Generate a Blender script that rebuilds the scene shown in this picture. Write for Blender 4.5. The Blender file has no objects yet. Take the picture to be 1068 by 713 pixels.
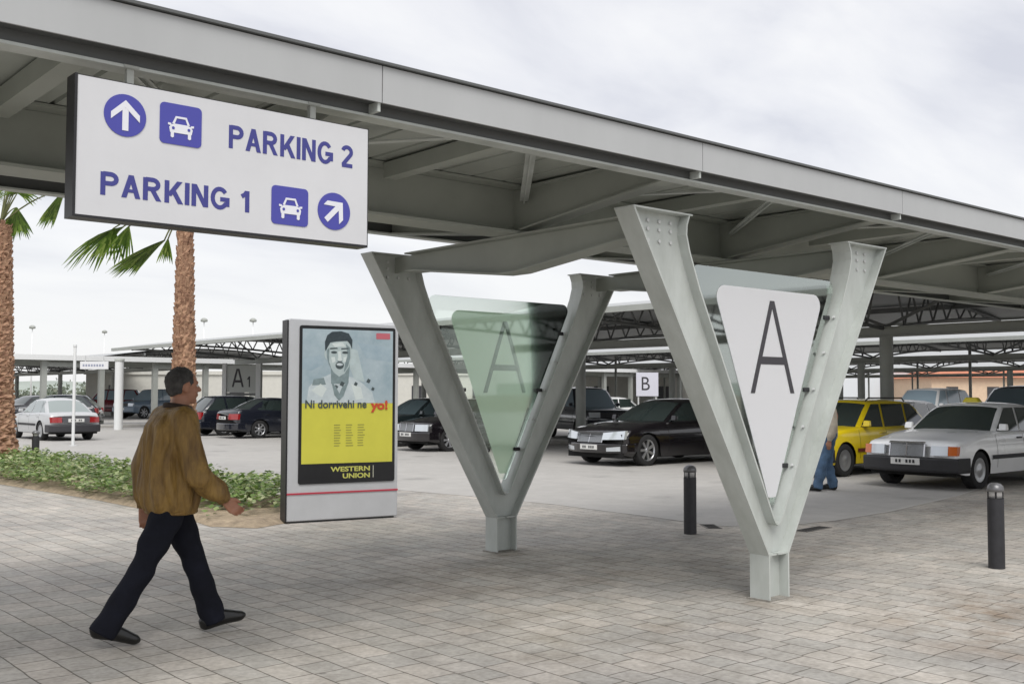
import bpy, bmesh, math, random
from mathutils import Vector, Matrix, noise
random.seed(7)
PI = math.pi
sc = bpy.context.scene
COL = sc.collection

# ------------------------------------------------------------------ helpers
def link(o, parent=None):
    COL.objects.link(o)
    if parent is not None:
        o.parent = parent
    return o

def tag(o, label=None, cat=None, group=None, kind=None):
    if label: o['label'] = label
    if cat: o['category'] = cat
    if group: o['group'] = group
    if kind: o['kind'] = kind
    return o

def empty(name, loc=(0, 0, 0), rz=0.0):
    o = bpy.data.objects.new(name, None)
    o.location = loc
    o.rotation_euler = (0, 0, rz)
    return link(o)

class MB:
    """collects faces of one mesh object"""
    def __init__(s):
        s.v = []; s.f = []; s.sm = []
    def add(s, vs, fs, smooth=False):
        b = len(s.v)
        s.v += [tuple(v) for v in vs]
        for f in fs:
            s.f.append([b + i for i in f]); s.sm.append(smooth)
    def box(s, x0, x1, y0, y1, z0, z1):
        s.add([(x0,y0,z0),(x1,y0,z0),(x1,y1,z0),(x0,y1,z0),(x0,y0,z1),(x1,y0,z1),(x1,y1,z1),(x0,y1,z1)],
              [(0,3,2,1),(4,5,6,7),(0,1,5,4),(1,2,6,5),(2,3,7,6),(3,0,4,7)])
    def hexa(s, b, t):
        s.add(list(b)+list(t), [(0,3,2,1),(4,5,6,7),(0,1,5,4),(1,2,6,5),(2,3,7,6),(3,0,4,7)])
    def bar(s, p, q, w, h, up=(0,0,1)):
        p = Vector(p); q = Vector(q); d = (q-p).normalized(); u = Vector(up)
        if abs(d.dot(u)) > .98: u = Vector((1,0,0))
        a = d.cross(u).normalized()*w/2; c = a.cross(d).normalized()*h/2
        s.hexa([p-a-c, p+a-c, p+a+c, p-a+c], [q-a-c, q+a-c, q+a+c, q-a+c])
    def tube(s, pts, r, n=10, caps=True, smooth=True):
        pts = [Vector(p) for p in pts]
        if not hasattr(r, '__len__'): r = [r]*len(pts)
        vs = []; fs = []; prev = None
        for i, p in enumerate(pts):
            d = (pts[min(i+1, len(pts)-1)] - pts[max(i-1, 0)]).normalized()
            if prev is None:
                u = Vector((0,0,1)) if abs(d.z) < .9 else Vector((1,0,0))
                a = d.cross(u).normalized()
            else:
                a = (prev - d*prev.dot(d)).normalized()
            prev = a; c = d.cross(a)
            for k in range(n):
                t = 2*PI*k/n
                vs.append(p + (a*math.cos(t) + c*math.sin(t))*r[i])
        for i in range(len(pts)-1):
            for k in range(n):
                k2 = (k+1) % n
                fs.append((i*n+k, i*n+k2, (i+1)*n+k2, (i+1)*n+k))
        b = len(s.v); s.add(vs, fs, smooth)
        if caps:
            s.f.append([b+k for k in range(n)][::-1]); s.sm.append(False)
            s.f.append([b+(len(pts)-1)*n+k for k in range(n)]); s.sm.append(False)
    def prism(s, poly, t0, t1, plane='xz'):
        """polygon extruded along the missing axis from t0 to t1"""
        def m(a, b, t):
            return (a, t, b) if plane == 'xz' else ((a, b, t) if plane == 'xy' else (t, a, b))
        n = len(poly)
        vs = [m(a, b, t0) for a, b in poly] + [m(a, b, t1) for a, b in poly]
        fs = [list(range(n))[::-1], list(range(n, 2*n))]
        for i in range(n):
            j = (i+1) % n; fs.append((i, j, n+j, n+i))
        s.add(vs, fs)
    def lathe(s, prof, n=20, c=(0,0,0), axis='z', smooth=True):
        vs = []; fs = []
        for (r, h) in prof:
            for k in range(n):
                t = 2*PI*k/n; a, b = r*math.cos(t), r*math.sin(t)
                vs.append((c[0]+a, c[1]+b, c[2]+h) if axis == 'z' else (c[0]+a, c[1]+h, c[2]+b))
        for i in range(len(prof)-1):
            for k in range(n):
                k2 = (k+1) % n
                fs.append((i*n+k, i*n+k2, (i+1)*n+k2, (i+1)*n+k))
        s.add(vs, fs, smooth)
    def build(s, name, mat, parent=None, merge=False, recalc=True):
        me = bpy.data.meshes.new(name)
        me.from_pydata(s.v, [], s.f)
        me.polygons.foreach_set('use_smooth', s.sm)
        if recalc or merge:
            bm = bmesh.new(); bm.from_mesh(me)
            if merge: bmesh.ops.remove_doubles(bm, verts=bm.verts, dist=1e-5)
            if recalc: bmesh.ops.recalc_face_normals(bm, faces=bm.faces)
            bm.to_mesh(me); bm.free()
        me.materials.append(mat)
        o = bpy.data.objects.new(name, me)
        return link(o, parent)

def bevel(o, w=.01, seg=2, ang=40):
    m = o.modifiers.new('b', 'BEVEL'); m.width = w; m.segments = seg; m.limit_method = 'ANGLE'; m.angle_limit = math.radians(ang)
    return o

def bake(o):
    """apply modifiers by evaluating"""
    dg = bpy.context.evaluated_depsgraph_get()
    me = bpy.data.meshes.new_from_object(o.evaluated_get(dg))
    o.modifiers.clear(); o.data = me
    return o

def text_obj(name, body, size, mat, parent, loc, rot, offset=0.0, width=None, height=None, extr=.0008, shear=0):
    cu = bpy.data.curves.new(name, 'FONT'); cu.body = body; cu.size = size; cu.offset = offset; cu.extrude = extr; cu.shear = shear
    tmp = bpy.data.objects.new('tmp', cu); COL.objects.link(tmp)
    dg = bpy.context.evaluated_depsgraph_get(); dg.update()
    me = bpy.data.meshes.new_from_object(tmp.evaluated_get(dg))
    COL.objects.unlink(tmp); bpy.data.objects.remove(tmp)
    xs = [v.co.x for v in me.vertices]; ys = [v.co.y for v in me.vertices]
    x0, x1, y0, y1 = min(xs), max(xs), min(ys), max(ys)
    sx = width/(x1-x0) if width else 1; sy = height/(y1-y0) if height else sx
    if not width and height: sx = sy
    for v in me.vertices:
        v.co.x = (v.co.x-x0)*sx; v.co.y = (v.co.y-y0)*sy
    me.materials.clear(); me.materials.append(mat)
    o = bpy.data.objects.new(name, me); link(o, parent); o.location = loc; o.rotation_euler = rot
    return o

# ------------------------------------------------------------------ materials
def mat(name, col, rough=.6, metal=0.0, var=.0, vscale=3.0, bump=0.0, bscale=40.0, spec=.5, coat=0.0, stretch=None, col2=None, emis=0, grime=0.0):
    m = bpy.data.materials.new(name); m.use_nodes = True
    nt = m.node_tree; N = nt.nodes; L = nt.links; b = N['Principled BSDF']
    b.inputs['Base Color'].default_value = (*col, 1); b.inputs['Roughness'].default_value = rough
    b.inputs['Metallic'].default_value = metal; b.inputs['Specular IOR Level'].default_value = spec
    b.inputs['Coat Weight'].default_value = coat; b.inputs['Coat Roughness'].default_value = .04
    tc = N.new('ShaderNodeTexCoord'); vec = tc.outputs['Object']
    if stretch:
        mp = N.new('ShaderNodeMapping'); mp.inputs['Scale'].default_value = stretch; L.new(vec, mp.inputs['Vector']); vec = mp.outputs['Vector']
    if var > 0 or col2:
        nz = N.new('ShaderNodeTexNoise'); nz.inputs['Scale'].default_value = vscale; nz.inputs['Detail'].default_value = 6; nz.inputs['Roughness'].default_value = .65
        L.new(vec, nz.inputs['Vector'])
        r = N.new('ShaderNodeValToRGB'); r.color_ramp.elements[0].position = .3; r.color_ramp.elements[1].position = .7
        c2 = col2 or tuple(max(0, c*(1-var)) for c in col)
        c1 = col if col2 else tuple(min(1, c*(1+var)) for c in col)
        r.color_ramp.elements[0].color = (*c2, 1); r.color_ramp.elements[1].color = (*c1, 1)
        L.new(nz.outputs['Fac'], r.inputs['Fac']); L.new(r.outputs['Color'], b.inputs['Base Color'])
        mr = N.new('ShaderNodeMapRange'); mr.inputs['To Min'].default_value = max(0, rough-.08); mr.inputs['To Max'].default_value = min(1, rough+.12)
        L.new(nz.outputs['Fac'], mr.inputs['Value']); L.new(mr.outputs['Result'], b.inputs['Roughness'])
    if bump > 0:
        n2 = N.new('ShaderNodeTexNoise'); n2.inputs['Scale'].default_value = bscale; n2.inputs['Detail'].default_value = 4
        L.new(vec, n2.inputs['Vector'])
        bp = N.new('ShaderNodeBump'); bp.inputs['Strength'].default_value = bump; bp.inputs['Distance'].default_value = .02
        L.new(n2.outputs['Fac'], bp.inputs['Height']); L.new(bp.outputs['Normal'], b.inputs['Normal'])
    if emis:
        b.inputs['Emission Color'].default_value = (*col, 1); b.inputs['Emission Strength'].default_value = emis
    return m

M = {}
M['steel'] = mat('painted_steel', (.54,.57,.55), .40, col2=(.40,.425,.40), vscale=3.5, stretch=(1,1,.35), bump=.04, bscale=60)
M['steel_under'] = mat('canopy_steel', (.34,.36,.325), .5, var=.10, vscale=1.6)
M['fascia'] = mat('fascia_metal', (.42,.43,.435), .42, var=.06, vscale=1.2, stretch=(1,1,.2), bump=.02, bscale=8)
M['flash_shade'] = mat('dark_flashing_and_beam_shade', (.10,.105,.105), .5)  # real flashing colour, also used to paint shade onto the edge beam web
M['white'] = mat('white_enamel', (.74,.745,.76), .35, var=.03, vscale=1.5)
M['black'] = mat('black_paint', (.012,.012,.014), .4, var=.2)
M['plastic'] = mat('black_plastic', (.022,.022,.025), .55, var=.25)
M['blue'] = mat('sign_blue', (.060,.062,.34), .4)
M['txt'] = mat('sign_text_blue', (.045,.048,.23), .45)
M['sgnw'] = mat('sign_pictogram_white', (.72,.73,.78), .4)
M['chrome'] = mat('chrome', (.62,.62,.64), .16, metal=.9)
M['alu'] = mat('aluminium_rim', (.50,.51,.53), .3, metal=.75)
M['tyre'] = mat('tyre_rubber', (.02,.02,.021), .85, var=.3)
M['under'] = mat('car_underside', (.008,.008,.008), .9)
M['lamp'] = mat('headlight_glass', (.62,.66,.70), .1, metal=.35, coat=1)
M['redlamp'] = mat('tail_light_red', (.30,.012,.014), .15, coat=1)
M['orange'] = mat('indicator_orange', (.62,.14,.02), .2, coat=1)
M['plate'] = mat('number_plate', (.68,.68,.66), .5, var=.05, vscale=30)
M['platetxt'] = mat('plate_lettering', (.03,.03,.035), .6)
M['glasscar'] = mat('car_glass', (.028,.040,.038), .04, spec=.9, coat=.6)
M['glasscar2'] = mat('pale_reflecting_car_glass', (.26,.30,.29), .07, spec=.9, coat=.6)
M['skin'] = mat('skin', (.33,.155,.095), .5, var=.12, vscale=20)
M['hair'] = mat('greying_hair', (.014,.013,.013), .85, bump=.8, bscale=140, col2=(.11,.105,.10), vscale=9)
M['jacket'] = mat('tan_suede_jacket', (.29,.175,.042), .6, bump=1.0, bscale=5, stretch=(6,6,1.2), col2=(.10,.05,.010), vscale=3)
M['collar'] = mat('dark_knit_collar', (.03,.018,.012), .85)
M['trouser'] = mat('dark_navy_cloth', (.008,.009,.015), .9, spec=.2, var=.35, vscale=6, bump=.25, bscale=14)
M['shoe'] = mat('black_leather', (.008,.008,.008), .3)
M['jeans'] = mat('blue_denim', (.07,.125,.21), .85, var=.35, vscale=8)
M['jeansdark'] = mat('dark_denim', (.02,.03,.055), .85, var=.3)
M['shirt'] = mat('pale_shirt', (.45,.40,.33), .8, var=.2, vscale=6)
M['soil'] = mat('sandy_soil', (.33,.26,.18), .95, var=.35, vscale=9, bump=.8, bscale=25)
M['wallb'] = mat('beige_render', (.60,.59,.54), .9, var=.06)
M['ochre'] = mat('ochre_render', (.66,.50,.36), .9, var=.08)
M['tile'] = mat('orange_roof_tiles', (.55,.20,.11), .8, var=.2, vscale=1)
M['wind'] = mat('dark_window', (.05,.05,.055), .2)
M['galv'] = mat('galvanised_pole', (.55,.56,.56), .45, var=.08)
M['postw'] = mat('white_post_paint', (.74,.75,.75), .4)
M['rowsteel'] = mat('row_steel', (.36,.375,.35), .5, var=.12, vscale=1)
M['trussdark'] = mat('truss_steel', (.19,.195,.195), .55, var=.12, vscale=1)

def leafmat(name, c1, c2, c3, sc_=1.3):
    m = bpy.data.materials.new(name); m.use_nodes = True; N = m.node_tree.nodes; L = m.node_tree.links; b = N['Principled BSDF']
    g = N.new('ShaderNodeNewGeometry'); r = N.new('ShaderNodeValToRGB')
    r.color_ramp.elements[0].color = (*c1,1); r.color_ramp.elements[1].color = (*c3,1)
    e = r.color_ramp.elements.new(.55); e.color = (*c2,1)
    L.new(g.outputs['Random Per Island'], r.inputs['Fac']); L.new(r.outputs['Color'], b.inputs['Base Color'])
    b.inputs['Roughness'].default_value = .45
    t = N.new('ShaderNodeBsdfTranslucent'); L.new(r.outputs['Color'], t.inputs['Color'])
    mx = N.new('ShaderNodeMixShader'); mx.inputs['Fac'].default_value = .3
    L.new(b.outputs['BSDF'], mx.inputs[1]); L.new(t.outputs['BSDF'], mx.inputs[2]); L.new(mx.outputs['Shader'], N['Material Output'].inputs['Surface'])
    return m
M['leaf'] = leafmat('ground_cover_leaf', (.075,.13,.03), (.19,.29,.07), (.50,.52,.30))
M['frond'] = leafmat('palm_leaf', (.05,.10,.016), (.17,.29,.04), (.36,.46,.12))
M['tree'] = leafmat('far_foliage', (.10,.13,.09), (.16,.19,.13), (.24,.26,.20))

def glass(name, tint, refl=.06, film=0.0, filmcol=(.5,.5,.5), tl=.45):
    m = bpy.data.materials.new(name); m.use_nodes = True; N = m.node_tree.nodes; L = m.node_tree.links
    N.remove(N['Principled BSDF'])
    t = N.new('ShaderNodeBsdfTransparent'); t.inputs['Color'].default_value = (*tint,1)
    g = N.new('ShaderNodeBsdfGlossy'); g.inputs['Roughness'].default_value = .03; g.inputs['Color'].default_value = (.9,.97,.93,1)
    fr = N.new('ShaderNodeFresnel'); fr.inputs['IOR'].default_value = 1.5
    ad = N.new('ShaderNodeMath'); ad.operation = 'ADD'; ad.inputs[1].default_value = refl; L.new(fr.outputs['Fac'], ad.inputs[0])
    mx = N.new('ShaderNodeMixShader'); L.new(ad.outputs[0], mx.inputs['Fac']); L.new(t.outputs[0], mx.inputs[1]); L.new(g.outputs[0], mx.inputs[2])
    out = mx.outputs[0]
    if film:
        d = N.new('ShaderNodeBsdfDiffuse'); d.inputs['Color'].default_value = (*filmcol,1)
        tr = N.new('ShaderNodeBsdfTranslucent'); tr.inputs['Color'].default_value = (*filmcol,1)
        m1 = N.new('ShaderNodeMixShader'); m1.inputs['Fac'].default_value = tl; L.new(d.outputs[0], m1.inputs[1]); L.new(tr.outputs[0], m1.inputs[2])
        m2 = N.new('ShaderNodeMixShader'); m2.inputs['Fac'].default_value = film; L.new(out, m2.inputs[1]); L.new(m1.outputs[0], m2.inputs[2]); out = m2.outputs[0]
    L.new(out, N['Material Output'].inputs['Surface'])
    return m
M['gpane'] = glass('greenish_glass', (.91,.955,.93), .38)
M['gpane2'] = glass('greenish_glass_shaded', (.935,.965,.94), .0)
M['film'] = glass('white_film', (.9,.9,.9), 0, .97, (.90,.90,.92))
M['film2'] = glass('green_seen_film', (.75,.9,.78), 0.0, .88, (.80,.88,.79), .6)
M['letterback'] = glass('letter_seen_through', (.75,.8,.75), 0, .55, (.20,.28,.22))
M['letter'] = mat('letter_dark', (.045,.043,.05), .5)

def paving():
    m = bpy.data.materials.new('concrete_pavers'); m.use_nodes = True; N = m.node_tree.nodes; L = m.node_tree.links; b = N['Principled BSDF']
    tc = N.new('ShaderNodeTexCoord')
    mp = N.new('ShaderNodeMapping'); mp.inputs['Rotation'].default_value = (0,0,PI/2); mp.inputs['Location'].default_value = (.07,.0,0)
    L.new(tc.outputs['Object'], mp.inputs['Vector'])
    # slight waviness of the joints
    wn = N.new('ShaderNodeTexNoise'); wn.inputs['Scale'].default_value = 2.5; L.new(mp.outputs['Vector'], wn.inputs['Vector'])
    vs = N.new('ShaderNodeVectorMath'); vs.operation = 'SCALE'; vs.inputs['Scale'].default_value = .035; L.new(wn.outputs['Color'], vs.inputs[0])
    va = N.new('ShaderNodeVectorMath'); va.operation = 'ADD'; L.new(mp.outputs['Vector'], va.inputs[0]); L.new(vs.outputs[0], va.inputs[1])
    br = N.new('ShaderNodeTexBrick'); br.inputs['Scale'].default_value = 1; br.inputs['Brick Width'].default_value = .31; br.inputs['Row Height'].default_value = .205
    br.inputs['Mortar Size'].default_value = .0065; br.inputs['Mortar Smooth'].default_value = .6; br.offset = .37; br.squash = .7; br.squash_frequency = 3
    br.inputs['Color1'].default_value = (.51,.485,.452,1); br.inputs['Color2'].default_value = (.44,.42,.393,1); br.inputs['Mortar'].default_value = (.17,.156,.138,1)
    br.inputs['Bias'].default_value = -.1
    L.new(va.outputs[0], br.inputs['Vector'])
    # per-paver hue drift
    br2 = N.new('ShaderNodeTexBrick'); 
    for k in ('Scale','Brick Width','Row Height'): br2.inputs[k].default_value = br.inputs[k].default_value
    br2.offset = .37; br2.squash = .7; br2.squash_frequency = 3; br2.inputs['Mortar Size'].default_value = 0
    br2.inputs['Color1'].default_value = (1.02,1.0,.98,1); br2.inputs['Color2'].default_value = (.985,1.0,1.0,1)
    L.new(va.outputs[0], br2.inputs['Vector'])
    # worn patches
    n1 = N.new('ShaderNodeTexNoise'); n1.inputs['Scale'].default_value = .55; n1.inputs['Detail'].default_value = 8; n1.inputs['Roughness'].default_value = .62; L.new(tc.outputs['Object'], n1.inputs['Vector'])
    r1 = N.new('ShaderNodeValToRGB'); r1.color_ramp.elements[0].position = .34; r1.color_ramp.elements[0].color = (.74,.74,.75,1); r1.color_ramp.elements[1].position = .62; r1.color_ramp.elements[1].color = (1.1,1.09,1.07,1)
    L.new(n1.outputs['Fac'], r1.inputs['Fac'])
    n2 = N.new('ShaderNodeTexNoise'); n2.inputs['Scale'].default_value = 30; n2.inputs['Detail'].default_value = 5; L.new(tc.outputs['Object'], n2.inputs['Vector'])
    r2 = N.new('ShaderNodeValToRGB'); r2.color_ramp.elements[0].position = .25; r2.color_ramp.elements[0].color = (.78,.78,.78,1); r2.color_ramp.elements[1].position = .75; r2.color_ramp.elements[1].color = (1.1,1.1,1.1,1)
    L.new(n2.outputs['Fac'], r2.inputs['Fac'])
    def mul(a, c):
        x = N.new('ShaderNodeMix'); x.data_type = 'RGBA'; x.blend_type = 'MULTIPLY'; x.inputs[0].default_value = 1; L.new(a, x.inputs[6]); L.new(c, x.inputs[7]); return x.outputs[2]
    o = mul(br.outputs['Color'], br2.outputs['Color']); o = mul(o, r1.outputs['Color']); o = mul(o, r2.outputs['Color'])
    # brown stain near lower right (a worn wet-looking patch of the pavers) 
    def blot(cx, cy, rx, ry, col, lo=.42, hi=.62, s=1.6):
        mm = N.new('ShaderNodeMapping'); mm.vector_type = 'POINT'; mm.inputs['Location'].default_value = (-cx/rx, -cy/ry, 0); mm.inputs['Scale'].default_value = (1/rx, 1/ry, 0)
        L.new(tc.outputs['Object'], mm.inputs['Vector'])
        ln = N.new('ShaderNodeVectorMath'); ln.operation = 'LENGTH'; L.new(mm.outputs['Vector'], ln.inputs[0])
        mr = N.new('ShaderNodeMapRange'); mr.interpolation_type = 'SMOOTHSTEP'; mr.inputs['From Min'].default_value = 1.0; mr.inputs['From Max'].default_value = .35
        L.new(ln.outputs['Value'], mr.inputs['Value'])
        nn = N.new('ShaderNodeTexNoise'); nn.inputs['Scale'].default_value = s; nn.inputs['Detail'].default_value = 9; nn.inputs['Roughness'].default_value = .7; L.new(va.outputs[0], nn.inputs['Vector'])
        m3 = N.new('ShaderNodeMapRange'); m3.inputs['From Min'].default_value = lo; m3.inputs['From Max'].default_value = hi; L.new(nn.outputs['Fac'], m3.inputs['Value'])
        mu = N.new('ShaderNodeMath'); mu.operation = 'MULTIPLY'; L.new(mr.outputs['Result'], mu.inputs[0]); L.new(m3.outputs['Result'], mu.inputs[1])
        return mu.outputs[0], col
    for args in ((.9,-1.9,1.9,1.8,(.66,.57,.49)), (-.6,2.1,2.3,1.3,(.72,.70,.67)), (-1.6,.3,1.5,1.2,(.80,.78,.74)), (0.15,0,.55,.5,(.6,.57,.52)), (.1,3.3,.5,.5,(.62,.6,.56)), (1.9,1.2,2.2,.9,(.84,.82,.80)), (7.5,1.5,3.0,1.8,(.80,.79,.78))):
        fac, col = blot(*args)
        x = N.new('ShaderNodeMix'); x.data_type = 'RGBA'; x.blend_type = 'MULTIPLY'; L.new(fac, x.inputs[0]); L.new(o, x.inputs[6]); x.inputs[7].default_value = (*col,1); o = x.outputs[2]
    vo = N.new('ShaderNodeTexVoronoi'); vo.inputs['Scale'].default_value = 2.1; vo.inputs['Randomness'].default_value = 1; L.new(tc.outputs['Object'], vo.inputs['Vector'])
    mv = N.new('ShaderNodeMapRange'); mv.inputs['From Min'].default_value = .035; mv.inputs['From Max'].default_value = .06; mv.inputs['To Min'].default_value = .62; mv.inputs['To Max'].default_value = 1; L.new(vo.outputs['Distance'], mv.inputs['Value'])
    o = mul(o, mv.outputs['Result'])
    n5 = N.new('ShaderNodeTexNoise'); n5.inputs['Scale'].default_value = 3.2; n5.inputs['Detail'].default_value = 10; n5.inputs['Roughness'].default_value = .78; L.new(tc.outputs['Object'], n5.inputs['Vector'])
    r5 = N.new('ShaderNodeValToRGB'); r5.color_ramp.elements[0].position = .36; r5.color_ramp.elements[0].color = (.80,.79,.77,1); r5.color_ramp.elements[1].position = .6; r5.color_ramp.elements[1].color = (1.05,1.05,1.05,1)
    L.new(n5.outputs['Fac'], r5.inputs['Fac']); o = mul(o, r5.outputs['Color'])
    L.new(o, b.inputs['Base Color']); b.inputs['Roughness'].default_value = .8; b.inputs['Specular IOR Level'].default_value = .3
    bp = N.new('ShaderNodeBump'); bp.inputs['Strength'].default_value = .6; bp.inputs['Distance'].default_value = .004; bp.invert = True
    L.new(br.outputs['Fac'], bp.inputs['Height'])
    b2 = N.new('ShaderNodeBump'); b2.inputs['Strength'].default_value = .3; b2.inputs['Distance'].default_value = .004; L.new(n2.outputs['Fac'], b2.inputs['Height']); L.new(bp.outputs['Normal'], b2.inputs['Normal'])
    L.new(b2.outputs['Normal'], b.inputs['Normal'])
    return m
M['paving'] = paving()

def roadmat(name, c1, c2, s):
    m = mat(name, c1, .85, col2=c2, vscale=s, bump=.15, bscale=90)
    N = m.node_tree.nodes; L = m.node_tree.links; b = N['Principled BSDF']
    tc = [n for n in N if n.type == 'TEX_COORD'][0]
    n2 = N.new('ShaderNodeTexNoise'); n2.inputs['Scale'].default_value = 2.2; n2.inputs['Detail'].default_value = 10; n2.inputs['Roughness'].default_value = .75
    L.new(tc.outputs['Object'], n2.inputs['Vector'])
    r = N.new('ShaderNodeValToRGB'); r.color_ramp.elements[0].position = .3; r.color_ramp.elements[0].color = (.88,.88,.88,1); r.color_ramp.elements[1].position = .7; r.color_ramp.elements[1].color = (1.08,1.08,1.08,1)
    L.new(n2.outputs['Fac'], r.inputs['Fac'])
    src = b.inputs['Base Color'].links[0].from_socket
    x = N.new('ShaderNodeMix'); x.data_type = 'RGBA'; x.blend_type = 'MULTIPLY'; x.inputs[0].default_value = 1
    L.new(src, x.inputs[6]); L.new(r.outputs['Color'], x.inputs[7])
    vo = N.new('ShaderNodeTexVoronoi'); vo.inputs['Scale'].default_value = .55; L.new(tc.outputs['Object'], vo.inputs['Vector'])
    n4 = N.new('ShaderNodeTexNoise'); n4.inputs['Scale'].default_value = 5; n4.inputs['Detail'].default_value = 6; L.new(tc.outputs['Object'], n4.inputs['Vector'])
    a4 = N.new('ShaderNodeMath'); a4.operation = 'MULTIPLY_ADD'; a4.inputs[1].default_value = .25; L.new(n4.outputs['Fac'], a4.inputs[0]); L.new(vo.outputs['Distance'], a4.inputs[2])
    mv = N.new('ShaderNodeMapRange'); mv.inputs['From Min'].default_value = .17; mv.inputs['From Max'].default_value = .34; mv.inputs['To Min'].default_value = .70; mv.inputs['To Max'].default_value = 1; L.new(a4.outputs[0], mv.inputs['Value'])
    y = N.new('ShaderNodeMix'); y.data_type = 'RGBA'; y.blend_type = 'MULTIPLY'; y.inputs[0].default_value = 1
    L.new(x.outputs[2], y.inputs[6]); L.new(mv.outputs['Result'], y.inputs[7]); L.new(y.outputs[2], b.inputs['Base Color'])
    return m
M['road'] = roadmat('pale_road', (.46,.445,.42), (.39,.377,.357), .22)
M['ground'] = roadmat('dry_ground', (.30,.28,.24), (.24,.24,.17), .05)
M['kerb'] = mat('kerb_concrete', (.47,.455,.43), .85, var=.1, vscale=4)

def trunkmat():
    m = mat('palm_trunk', (.54,.34,.22), .9, col2=(.15,.065,.04), vscale=11, bump=.6, bscale=30, stretch=(1,1,1.6))
    return m
M['trunk'] = trunkmat()
M['deck'] = mat('corrugated_deck', (.40,.425,.39), .45, var=.12, vscale=1.2)
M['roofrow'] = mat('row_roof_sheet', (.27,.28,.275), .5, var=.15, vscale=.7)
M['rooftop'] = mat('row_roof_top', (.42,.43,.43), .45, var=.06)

def paint(name, col, rough=.28, coat=.8, metal=0.0):
    return mat(name, col, rough, metal=metal, coat=coat, var=.04, vscale=2)

# ------------------------------------------------------------------ ground
RZ = dict
m = MB(); m.add([(-900,-900,0),(1500,-900,0),(1500,1800,0),(-900,1800,0)], [(0,1,2,3)])
tag(m.build('ground', M['ground'], recalc=False), kind='structure')
m = MB(); m.add([(3,-60,.004),(190,-60,.004),(190,170,.004),(-30,170,.004),(-30,38,.004),(0.5,26,.004),(2.2,16,.004)], [(0,1,2,3,4,5,6)])
tag(m.build('road', M['road'], recalc=False), kind='structure')
# footway of concrete pavers, its edge runs as in the photograph
edge = [(13.6,4.1),(10.9,3.62),(9.4,3.25),(7.9,2.98),(6.4,2.72),(5.0,2.64),(4.2,2.72),(3.65,2.95),(3.45,3.3),(3.55,4.2),(3.6,5.2),(3.65,6.3),(3.5,8),(3.24,9.6),(2.95,12.7),(2.5,16),(1.7,22),(.9,27),(-1,34),(-4,42)]
m = MB(); poly = [(-60,-40),(14.6,-40),(14.6,4.3)] + edge + [(-60,60)]
m.add([(x,y,.008) for x,y in poly], [tuple(range(len(poly)))])
tag(m.build('pavement', M['paving'], recalc=False), kind='structure')
# pale flush edging strip between pavers and road
m = MB()
for (a, b_) in zip(edge[1:], edge[2:]):
    d = (Vector(b_)-Vector(a)).normalized(); n = Vector((-d.y, d.x))*.03
    m.add([(a[0]-n.x,a[1]-n.y,.012),(b_[0]-n.x,b_[1]-n.y,.012),(b_[0]+n.x,b_[1]+n.y,.012),(a[0]+n.x,a[1]+n.y,.012)], [(0,1,2,3)])
tag(m.build('flush_kerb', M['kerb'], recalc=False), kind='structure')
for (nm, x0, x1, y0, y1) in (('median_kerb',16.2,16.9,6,44),('median_kerb',35.4,36.1,-10,70),):
    m = MB(); m.box(x0,x1,y0,y1,0,.13); o = m.build(nm, M['kerb']); bevel(o,.03); tag(o, kind='structure')
# pieces of kerb island in front of far walkway
m = MB(); m.box(4,40,44.2,45.0,0,.14); o = m.build('walkway_kerb', M['kerb']); bevel(o,.03); tag(o, kind='structure')

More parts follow.
